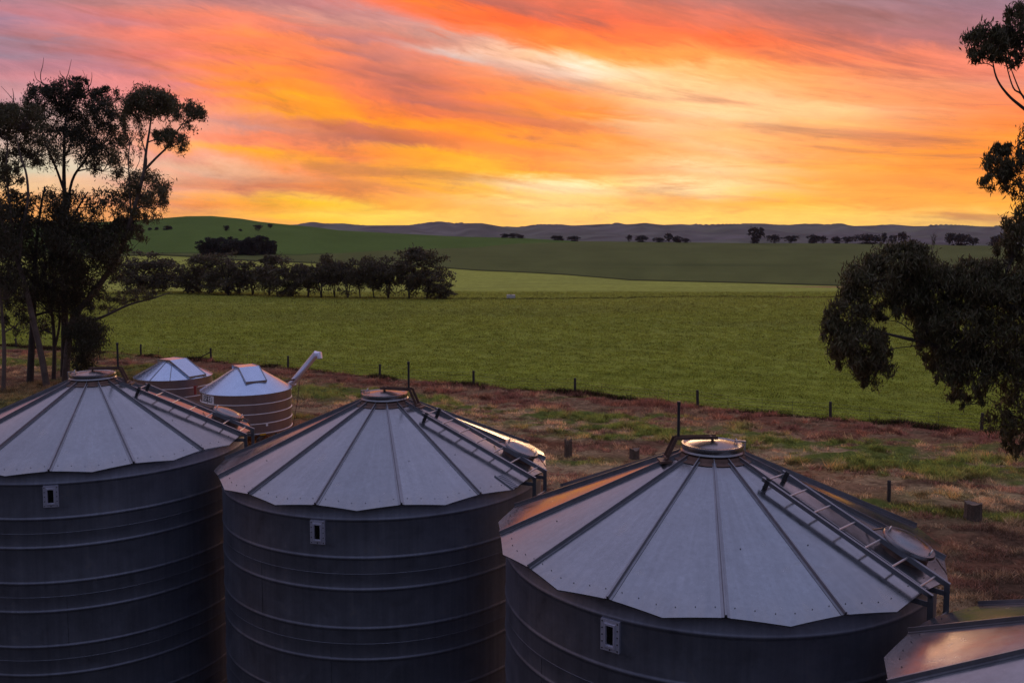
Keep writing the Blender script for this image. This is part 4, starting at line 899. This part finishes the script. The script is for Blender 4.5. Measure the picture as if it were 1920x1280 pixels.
def right_tree():
    Y = 22.0; f = foot(2120, 1250, Y)
    T = lambda *p: pts_at(Y, *p)
    gum('gum_tree', 'near gum at the right edge, drooping foliage in front of the green paddock and sky', None, f,
        [([f, *T((2110, 1150), (2090, 950), (2080, 760), (2060, 560), (2040, 380), (2020, 200), (1990, 60))], 0.42, 0.08),
         (T((2082, 800), (2000, 740), (1900, 695), (1815, 670), (1745, 645), (1690, 632), (1640, 620)), 0.15, 0.018), (T((2075, 700), (1980, 620), (1880, 570), (1790, 540), (1700, 520), (1630, 530)), 0.14, 0.02),
         (T((2035, 330), (1970, 245), (1920, 204), (1890, 178), (1868, 145), (1858, 95)), 0.055, 0.012), (T((2030, 330), (1960, 260), (1920, 183), (1900, 165), (1885, 115)), 0.04, 0.01), (T((2020, 300), (1950, 220), (1917, 180), (1892, 120)), 0.035, 0.01),
         (T((2060, 540), (1980, 420), (1930, 360), (1885, 330)), 0.07, 0.012), (T((2080, 820), (1990, 800), (1930, 790), (1880, 770)), 0.08, 0.012), (T((1745, 645), (1700, 650), (1660, 655)), 0.018, 0.006), (T((1730, 642), (1690, 606), (1650, 600)), 0.016, 0.006)],
        [pb(1690, 485, Y, 60, 30, 3000), pb(1640, 525, Y, 55, 42, 3600), pb(1595, 580, Y, 36, 46, 2400), pb(1715, 535, Y + .5, 60, 45, 3600), pb(1560, 625, Y, 24, 30, 900), pb(1612, 640, Y - .3, 50, 44, 3600), pb(1640, 690, Y, 34, 36, 2100), pb(1590, 665, Y, 30, 34, 1300), pb(1655, 655, Y + .4, 14, 40, 700), pb(1625, 715, Y, 14, 18, 350),
         pb(1770, 535, Y + .3, 70, 45, 3800), pb(1840, 540, Y, 62, 45, 3600), pb(1900, 560, Y, 50, 66, 3600), pb(1740, 585, Y + .6, 50, 34, 2000), pb(1800, 600, Y, 60, 45, 3200), pb(1870, 640, Y, 60, 60, 4000), pb(1790, 670, Y + .3, 42, 48, 2400), pb(1830, 700, Y, 42, 46, 2200), pb(1815, 745, Y, 30, 22, 800), pb(1755, 660, Y + .5, 20, 30, 600), pb(1900, 690, Y, 50, 50, 2200), pb(1920, 760, Y, 52, 50, 2000), pb(1870, 790, Y, 28, 24, 700), pb(1905, 830, Y, 26, 28, 700), pb(1960, 600, Y, 60, 120, 3000), pb(1700, 562, Y + .2, 34, 24, 1600), pb(1760, 612, Y + .4, 34, 28, 1500), pb(1665, 585, Y, 26, 22, 900), pb(1752, 642, Y + .1, 28, 32, 1500), pb(1765, 692, Y, 24, 30, 1000), pb(1738, 612, Y - .2, 24, 22, 1000), pb(1560, 600, Y, 14, 20, 350), pb(1700, 470, Y, 40, 16, 900), pb(1840, 500, Y, 50, 18, 1000),
         pb(1850, 75, Y, 36, 30, 1700), pb(1834, 110, Y, 22, 16, 500), pb(1885, 80, Y + .3, 30, 28, 1100), pb(1905, 35, Y, 16, 34, 700), pb(1925, 70, Y, 30, 40, 1100), pb(1900, 110, Y, 26, 16, 400),
         pb(1885, 305, Y, 36, 30, 900), pb(1868, 335, Y, 30, 22, 700), pb(1912, 320, Y, 26, 45, 1300), pb(1890, 282, Y, 26, 16, 350), pb(1905, 440, Y, 28, 45, 1500), pb(1940, 420, Y, 40, 90, 1600), pb(1890, 470, Y, 22, 26, 600), pb(1960, 250, Y, 40, 60, 900), pb(1980, 40, Y, 60, 70, 2000), *[pb(u, v, Y + dy, 62, 44, 2600) for u, v, dy in ((2060, 60, 0), (2130, 110, 1), (2040, 190, -1), (2190, 200, 0.5), (2110, 290, 1.5), (2200, 370, -0.5), (2080, 400, 1), (2160, 480, 0), (2230, 560, 1), (2120, 590, -1.5), (2200, 680, 0), (2060, 660, 1.5), (2030, 480, 0.5), (2150, 770, 0.5))]],
        0.17, 0.034, 21, M_BARK, LC_GUM, droop=1.7, spread=0.175, dense=0.80, twig_r=0.42)
right_tree()

# ---- trees of the middle distance: a few shapes, each copied with its parts
ORD = ['first', 'second', 'third', 'fourth', 'fifth', 'sixth', 'seventh', 'eighth', 'ninth', 'tenth', 'eleventh', 'twelfth', 'thirteenth', 'fourteenth', 'fifteenth', 'sixteenth', 'seventeenth', 'eighteenth', 'nineteenth', 'twentieth', 'twenty first', 'twenty second', 'twenty third', 'twenty fourth', 'twenty fifth']
def proto_gum(name, seed, h, wd, nb, nl, L, Wd, col, bark, stem=0.35, low=0.35, spread=0.24):
    r = rng_of(seed); trunks = []; bl = []
    ns = 1 + int(r.integers(0, 3))
    for k in range(ns):
        a = r.uniform(0, 6.28); tx, ty = wd * 0.25 * math.cos(a), wd * 0.25 * math.sin(a)
        trunks.append(([(0, 0, -0.2), (tx * 0.3, ty * 0.3, h * stem), (tx * 0.8, ty * 0.8, h * 0.62), (tx, ty, h * 0.85)], h * 0.016, h * 0.005))
    for k in range(nb):
        a = r.uniform(0, 6.28); q = math.sqrt(r.uniform(0, 1)); zf = r.uniform(low, 0.93)
        env = math.sin(PI * min(max((zf - low) / (1.06 - low), 0.12), 0.88)) ** 0.6
        s = r.uniform(0.17, 0.27) * wd
        bl.append(((wd * 0.42 * q * env * math.cos(a), wd * 0.42 * q * env * math.sin(a), h * zf - s * 0.3), (s * 1.1, s * 1.1, s * 0.75), nl))
    return gum(name, None, None, (0, 0, 0), trunks, bl, L, Wd, seed, bark, col, spread=spread, twig_r=2.2)
def copy_tree(root):
    c = root.copy(); COL.objects.link(c)
    for ch in root.children:
        d = ch.copy(); COL.objects.link(d); d.parent = c
    return c
class Stock:
    def __init__(s, protos): s.p = protos; s.used = set()
    def place(s, i, loc, scale, rz, label, group, cat='tree', name=None):
        i %= len(s.p)
        o = s.p[i] if i not in s.used else copy_tree(s.p[i]); s.used.add(i)
        if name: o.name = name
        o.location = loc; o.scale = scale if hasattr(scale, '__len__') else (scale,) * 3; o.rotation_euler = (0, 0, rz)
        tag(o, label, cat, group)
    def clean(s):
        for i, o in enumerate(s.p):
            if i not in s.used:
                for ch in list(o.children): bpy.data.objects.remove(ch)
                bpy.data.objects.remove(o)
row = Stock([proto_gum('paddock_gum', 100 + k, 10.0, 8.5, 20, 205, 0.58, 0.24, LC_ROW, M_BARKD, 0.35, (0.38, 0.14, 0.42, 0.34, 0.12, 0.40)[k]) for k in range(6)])
# (pixel of the foot, row of the crown's top, width in pixels)
ROW = [(262, 548, 470, 80, 4), (305, 548, 488, 60, 1), (352, 550, 484, 55, 4), (392, 551, 476, 62, 1), (428, 553, 472, 70, 4), (474, 553, 490, 52, 0), (505, 555, 478, 60, 3), (548, 557, 483, 62, 4), (577, 558, 492, 48, 2), (603, 559, 476, 52, 0), (628, 559, 486, 44, 2), (652, 560, 484, 46, 0), (676, 560, 478, 48, 2), (702, 560, 488, 46, 5), (728, 560, 480, 56, 0), (768, 561, 464, 66, 3), (800, 561, 468, 62, 1), (834, 561, 522, 38, 4)]
ROWL = ['dark gum at the left end of the paddock row behind the tall left trees', 'rounded low gum second from the left end of the paddock tree row', 'bushy gum third from the left end of the paddock tree row', 'gum fourth from the left in the paddock row below the pines', 'broad gum fifth from the left in the paddock row below the pines', 'short gum sixth from the left in the paddock tree row', 'round topped gum seventh from the left in the paddock tree row', 'dense gum near the middle of the paddock tree row', 'thin gum ninth from the left in the paddock tree row', 'gum with raised rounded top, tenth from left in the paddock row', 'slim gum with bare stems, eighth from the right end of the paddock row', 'slim gum seventh from the right end of the paddock row', 'gum with see through stems, sixth from the right end of the paddock row', 'slender gum fifth from the right end of the paddock row', 'gum just left of the tallest crown in the paddock tree row', 'tallest gum of the paddock row with a large domed crown', 'wide gum beside the tallest one near the right end of the paddock row', 'small low bush at the very right end of the paddock tree row']
rr = random.Random(3)
for (u, v, top, wpx, k), lab in zip(ROW, ROWL):
    p = hit(u, v); hh = (at(u, top, p.y).z - p.z) / 9.9; ww = wpx * p.y / F / 6.2
    row.place(k, (p.x, p.y, p.z - 0.1), (ww, ww, hh), rr.uniform(0, 6), lab, 'gum trees in the paddock row')
row.clean()
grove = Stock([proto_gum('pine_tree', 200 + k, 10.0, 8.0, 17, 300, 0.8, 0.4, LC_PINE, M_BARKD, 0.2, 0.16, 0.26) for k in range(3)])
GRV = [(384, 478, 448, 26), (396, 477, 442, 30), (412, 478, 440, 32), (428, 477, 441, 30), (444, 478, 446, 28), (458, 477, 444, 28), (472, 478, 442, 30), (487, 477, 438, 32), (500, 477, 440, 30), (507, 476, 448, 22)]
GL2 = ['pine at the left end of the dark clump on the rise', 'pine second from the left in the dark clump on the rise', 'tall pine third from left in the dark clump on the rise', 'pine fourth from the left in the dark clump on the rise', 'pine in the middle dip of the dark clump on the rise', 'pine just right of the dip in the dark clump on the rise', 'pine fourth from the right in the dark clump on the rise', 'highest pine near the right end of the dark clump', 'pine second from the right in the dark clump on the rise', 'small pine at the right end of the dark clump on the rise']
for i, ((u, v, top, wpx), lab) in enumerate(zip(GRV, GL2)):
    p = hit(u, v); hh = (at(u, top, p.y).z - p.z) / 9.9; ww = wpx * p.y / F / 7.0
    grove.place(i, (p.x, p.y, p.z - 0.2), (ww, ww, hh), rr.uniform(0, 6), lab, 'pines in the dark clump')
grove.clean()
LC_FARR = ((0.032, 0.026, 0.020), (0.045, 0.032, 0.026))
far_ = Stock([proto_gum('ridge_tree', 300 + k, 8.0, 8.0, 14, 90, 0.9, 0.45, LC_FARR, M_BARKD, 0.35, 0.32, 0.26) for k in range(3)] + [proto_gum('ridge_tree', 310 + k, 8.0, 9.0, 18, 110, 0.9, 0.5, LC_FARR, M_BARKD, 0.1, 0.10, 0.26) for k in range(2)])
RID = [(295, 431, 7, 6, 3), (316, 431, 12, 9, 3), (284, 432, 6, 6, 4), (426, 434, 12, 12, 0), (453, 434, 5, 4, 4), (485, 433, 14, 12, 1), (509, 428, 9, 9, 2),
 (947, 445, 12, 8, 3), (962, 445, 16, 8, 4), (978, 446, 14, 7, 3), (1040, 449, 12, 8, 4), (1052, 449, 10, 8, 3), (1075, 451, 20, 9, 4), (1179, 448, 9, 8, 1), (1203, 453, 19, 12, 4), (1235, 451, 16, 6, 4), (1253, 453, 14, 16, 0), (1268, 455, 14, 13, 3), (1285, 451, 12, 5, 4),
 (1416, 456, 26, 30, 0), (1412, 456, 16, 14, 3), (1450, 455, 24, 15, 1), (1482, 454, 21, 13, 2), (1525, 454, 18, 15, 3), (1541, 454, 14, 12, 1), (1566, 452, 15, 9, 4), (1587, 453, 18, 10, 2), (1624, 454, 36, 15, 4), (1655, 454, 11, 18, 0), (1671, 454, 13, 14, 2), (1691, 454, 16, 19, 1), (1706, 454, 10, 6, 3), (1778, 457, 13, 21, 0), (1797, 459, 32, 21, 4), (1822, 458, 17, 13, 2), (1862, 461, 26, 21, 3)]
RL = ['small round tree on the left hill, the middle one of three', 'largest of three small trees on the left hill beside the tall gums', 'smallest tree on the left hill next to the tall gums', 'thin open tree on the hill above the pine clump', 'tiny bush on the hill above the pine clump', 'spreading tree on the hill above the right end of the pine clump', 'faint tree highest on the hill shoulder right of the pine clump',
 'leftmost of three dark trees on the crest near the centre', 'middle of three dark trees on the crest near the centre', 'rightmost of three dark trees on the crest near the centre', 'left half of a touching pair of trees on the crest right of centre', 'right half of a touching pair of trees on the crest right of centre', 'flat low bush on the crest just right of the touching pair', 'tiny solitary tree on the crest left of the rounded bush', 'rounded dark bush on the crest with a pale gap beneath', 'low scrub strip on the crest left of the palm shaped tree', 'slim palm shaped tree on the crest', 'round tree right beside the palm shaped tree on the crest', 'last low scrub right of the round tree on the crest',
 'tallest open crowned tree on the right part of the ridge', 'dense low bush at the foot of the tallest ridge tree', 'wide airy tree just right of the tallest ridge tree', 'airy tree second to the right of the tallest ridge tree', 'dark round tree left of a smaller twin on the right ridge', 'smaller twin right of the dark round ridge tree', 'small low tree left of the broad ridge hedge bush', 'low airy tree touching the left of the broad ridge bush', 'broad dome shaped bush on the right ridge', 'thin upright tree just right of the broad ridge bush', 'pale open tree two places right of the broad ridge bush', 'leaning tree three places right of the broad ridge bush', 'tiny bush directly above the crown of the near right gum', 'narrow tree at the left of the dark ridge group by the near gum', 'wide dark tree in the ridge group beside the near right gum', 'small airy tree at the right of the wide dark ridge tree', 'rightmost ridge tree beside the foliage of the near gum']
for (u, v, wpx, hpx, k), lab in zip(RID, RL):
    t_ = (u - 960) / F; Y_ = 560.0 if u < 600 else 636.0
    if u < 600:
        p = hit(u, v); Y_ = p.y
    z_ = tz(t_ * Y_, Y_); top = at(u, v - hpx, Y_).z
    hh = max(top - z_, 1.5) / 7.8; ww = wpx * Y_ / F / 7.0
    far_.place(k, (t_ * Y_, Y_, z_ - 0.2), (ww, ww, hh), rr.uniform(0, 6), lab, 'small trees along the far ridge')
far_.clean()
def dead_tree():
    u = 1748; Y = 630.0; X = (u - 960) / F * Y; z = tz(X, Y); t = thing('dead_tree', 'pale leafless tree on the ridge above the near right gum', 'tree', (X, Y, z)); r = rng_of(9); m = MB(); b = MB()
    for k in range(5):
        m = MB(); a = r.uniform(0, 6.28); d = r.uniform(1, 3); x0 = (k - 2) * 0.25; tip = np.array(((k - 2) * 1.0 + d * math.cos(a), d * math.sin(a), 7.5 + r.uniform(-1.5, 1)))
        P = limb(m, [(x0, 0, -0.2), (x0 * 2.0, 0, 3), tip], 0.22, 0.06, 6)
        for j in range(7):
            s = P[int(r.integers(4, len(P) - 1))]; limb(m, [s, s + r.normal(size=3) * (0.8, 0.5, 0.3) + (0, 0, 1.0), s + r.normal(size=3) * (1.3, 0.8, 0.4) + (0, 0, 2.2)], 0.09, 0.03, 5)
        m.build('stem', M_BARKP, t)
dead_tree()

# ------------------------------------------------------------------ grasses
def blades(name, xy, hgt, wid, nb, col, r, bend=0.5, jitter=0.1):
    n = len(xy); x = np.repeat(xy[:, 0], nb) + r.normal(size=n * nb) * jitter; y = np.repeat(xy[:, 1], nb) + r.normal(size=n * nb) * jitter
    z = terrain(x, y) - 0.03; h = np.repeat(hgt, nb) * r.uniform(0.5, 1.25, n * nb); a = r.uniform(0, 2 * PI, n * nb); w = wid * r.uniform(0.6, 1.4, n * nb)
    lx, ly = r.normal(size=n * nb) * bend * h, r.normal(size=n * nb) * bend * h
    P = np.stack([x, y, z], 1); s = np.stack([np.cos(a) * w, np.sin(a) * w, 0 * w], 1); tip = P + np.stack([lx, ly, h], 1)
    V = np.stack([P - s, P + s, tip], 1).reshape(-1, 3); Fq = np.arange(len(V)).reshape(-1, 3)
    c = np.repeat(col, nb, 0) * r.uniform(0.5, 1.5, n * nb)[:, None]
    return np_mesh(name, V, Fq, np.repeat(c, 3, 0))
def grasses():
    r = rng_of(50)
    n = 400000; y = 22 + 74 * r.random(n) ** 0.85; t = r.uniform(-0.76, 0.76, n); x = t * y
    ok0 = (y > 36) | (t > 0.28); x, y = x[ok0], y[ok0]
    c, w = land(x, y); ok = (w['fld'] < 0.5)
    xy = np.stack([x, y], 1)[ok]; c = c[ok]; w = {k: v[ok] for k, v in w.items()}
    g = w['green'] > r.uniform(0.3, 0.7, len(xy))
    cl = fbm(xy[:, 0] * 0.55, xy[:, 1] * 0.8, 4); cl2 = fbm(xy[:, 0] * 0.8 + 50, xy[:, 1] * 1.1 + 9, 4)
    keep = r.random(len(xy)) < np.where(g, np.clip(cl * 3 - 0.7, 0.15, 1), np.clip(cl2 * 3.4 - 1.1, 0.10, 0.9) * (1 - np.clip(w['soil'], 0, 1) * 0.85))
    xy, c, g, red, cl, cl2 = xy[keep], c[keep], g[keep], w['red'][keep], cl[keep], cl2[keep]; dk = w['dark'][keep]; lt = w['lt'][keep]
    hh = np.where(g, 0.10 + 0.50 * np.clip(cl - 0.35, 0, 1) * 1.6, 0.09 + 0.55 * np.clip(cl2 - 0.38, 0, 1) * (0.8 + red))
    d = ~g; nd = d.sum()
    straw = np.array((0.78, 0.54, 0.29)); weed = np.array((0.33, 0.15, 0.11)); brn = np.array((0.22, 0.135, 0.085))
    kind = fbm(xy[d, 0] * 0.7 + 13, xy[d, 1] * 1.0 + 31, 4) + r.normal(size=nd) * 0.05
    kw = sstep(0.50, 0.56, kind)[:, None]; ks = sstep(0.49, 0.43, kind)[:, None]
    dc = c[d] * 1.2; dc = dc * (1 - 0.75 * kw) + weed * 0.75 * kw; dc = dc * (1 - 0.6 * ks * (1 - red[d][:, None])) + straw * 0.6 * ks * (1 - red[d][:, None])
    fine = fbm(xy[:, 0] * 2.6 + 3, xy[:, 1] * 2.2 + 8, 3); hh = hh * (0.45 + 1.5 * np.clip(fine - 0.25, 0, 1)); fv = 0.45 + 1.15 * sstep(0.30, 0.68, fine)[:, None]
    dc = dc * fv[d]
    dd = np.clip(dk[d] * 0.55 + lt[d] * 0.6, 0, 0.85)[:, None]; dc = dc * (1 - dd) + brn * dd
    o = link('dry_grass', blades('dry_grass', xy[d], hh[d], 0.020, 5, dc, r, 0.6, 0.07), None, M_GRASS); tag(o, 'dry brown and reddish grass covering the yard before the fence', 'grass', kind='stuff')
    gc = c[g] * 1.35 * fv[g]; yel = (r.random(len(gc)) < 0.25)[:, None]; gc = np.where(yel, gc * np.array((1.35, 1.05, 0.9)), gc)
    o = link('green_tussocks', blades('green_tussocks', xy[g], hh[g], 0.020, 7, gc, r, 0.6, 0.09), None, M_GRASS); tag(o, 'soft green tussocks in strips between the red soil and dry grass', 'grass', kind='stuff')
    # weeds along the foot of the fence
    n = 5200; x = r.uniform(-62, 44, n); s = r.normal(size=n) * 0.45 + 0.2; y = fence_y(x) - s
    wv = np.clip(fbm(x * 0.35, x * 0 + 2, 3) * 2.2 - 0.6, 0.15, 1.1)
    col = np.where((r.random(n) < 0.55)[:, None], np.array((0.035, 0.035, 0.014)), np.array((0.10, 0.045, 0.032)))
    o = link('fence_weeds', blades('fence_weeds', np.stack([x, y], 1), 0.40 * wv, 0.025, 6, col, r, 0.45, 0.15), None, M_GRASS); tag(o, 'dark weeds growing along the foot of the wire fence', 'weeds', kind='stuff')
    # pasture
    n = 400000; y = 55 + 150 * r.random(n) ** 1.25; t = r.uniform(-0.76, 0.76, n); x = t * y
    c, w = land(x, y); ok = (w['fld'] > 0.9); cl = fbm(x * 1.1, y * 0.9, 3)
    ok &= r.random(n) < np.clip(cl * 2.0 - 0.2, 0.2, 1)
    xy = np.stack([x, y], 1)[ok]; sc = np.clip(xy[:, 1] / 90, 0.7, 2.0)
    dkt = r.random(len(xy)) < 0.03
    c = c[ok]; c[dkt] *= 0.35; hg = 0.15 * sc * (0.5 + cl[ok]); hg[dkt] *= 1.5
    o = link('pasture_grass', blades('pasture_grass', xy, hg, 0.04, 4, c * 1.12, r, 0.6, 0.16), None, M_GRASS); tag(o, 'short green pasture covering the paddock beyond the fence', 'grass', kind='stuff')
grasses()

# ------------------------------------------------------------------ thin evening haze in the air
def haze():
    m = MB(); m.box((0, 900, 35), (12000, 8000, 150)); o = m.build('haze', [], None, None, 0)
    mt = bpy.data.materials.new('haze_air'); mt.use_nodes = True; t = NT(mt.node_tree); t.n.clear(); out = t.node('ShaderNodeOutputMaterial'); v = t.node('ShaderNodeVolumePrincipled')
    v.inputs['Color'].default_value = (0.86, 0.80, 0.90, 1); v.inputs['Density'].default_value = 5e-5; v.inputs['Anisotropy'].default_value = 0.2
    t.l.new(v.outputs[0], out.inputs['Volume']); o.data.materials.append(mt); tag(o, kind='stuff')
haze()
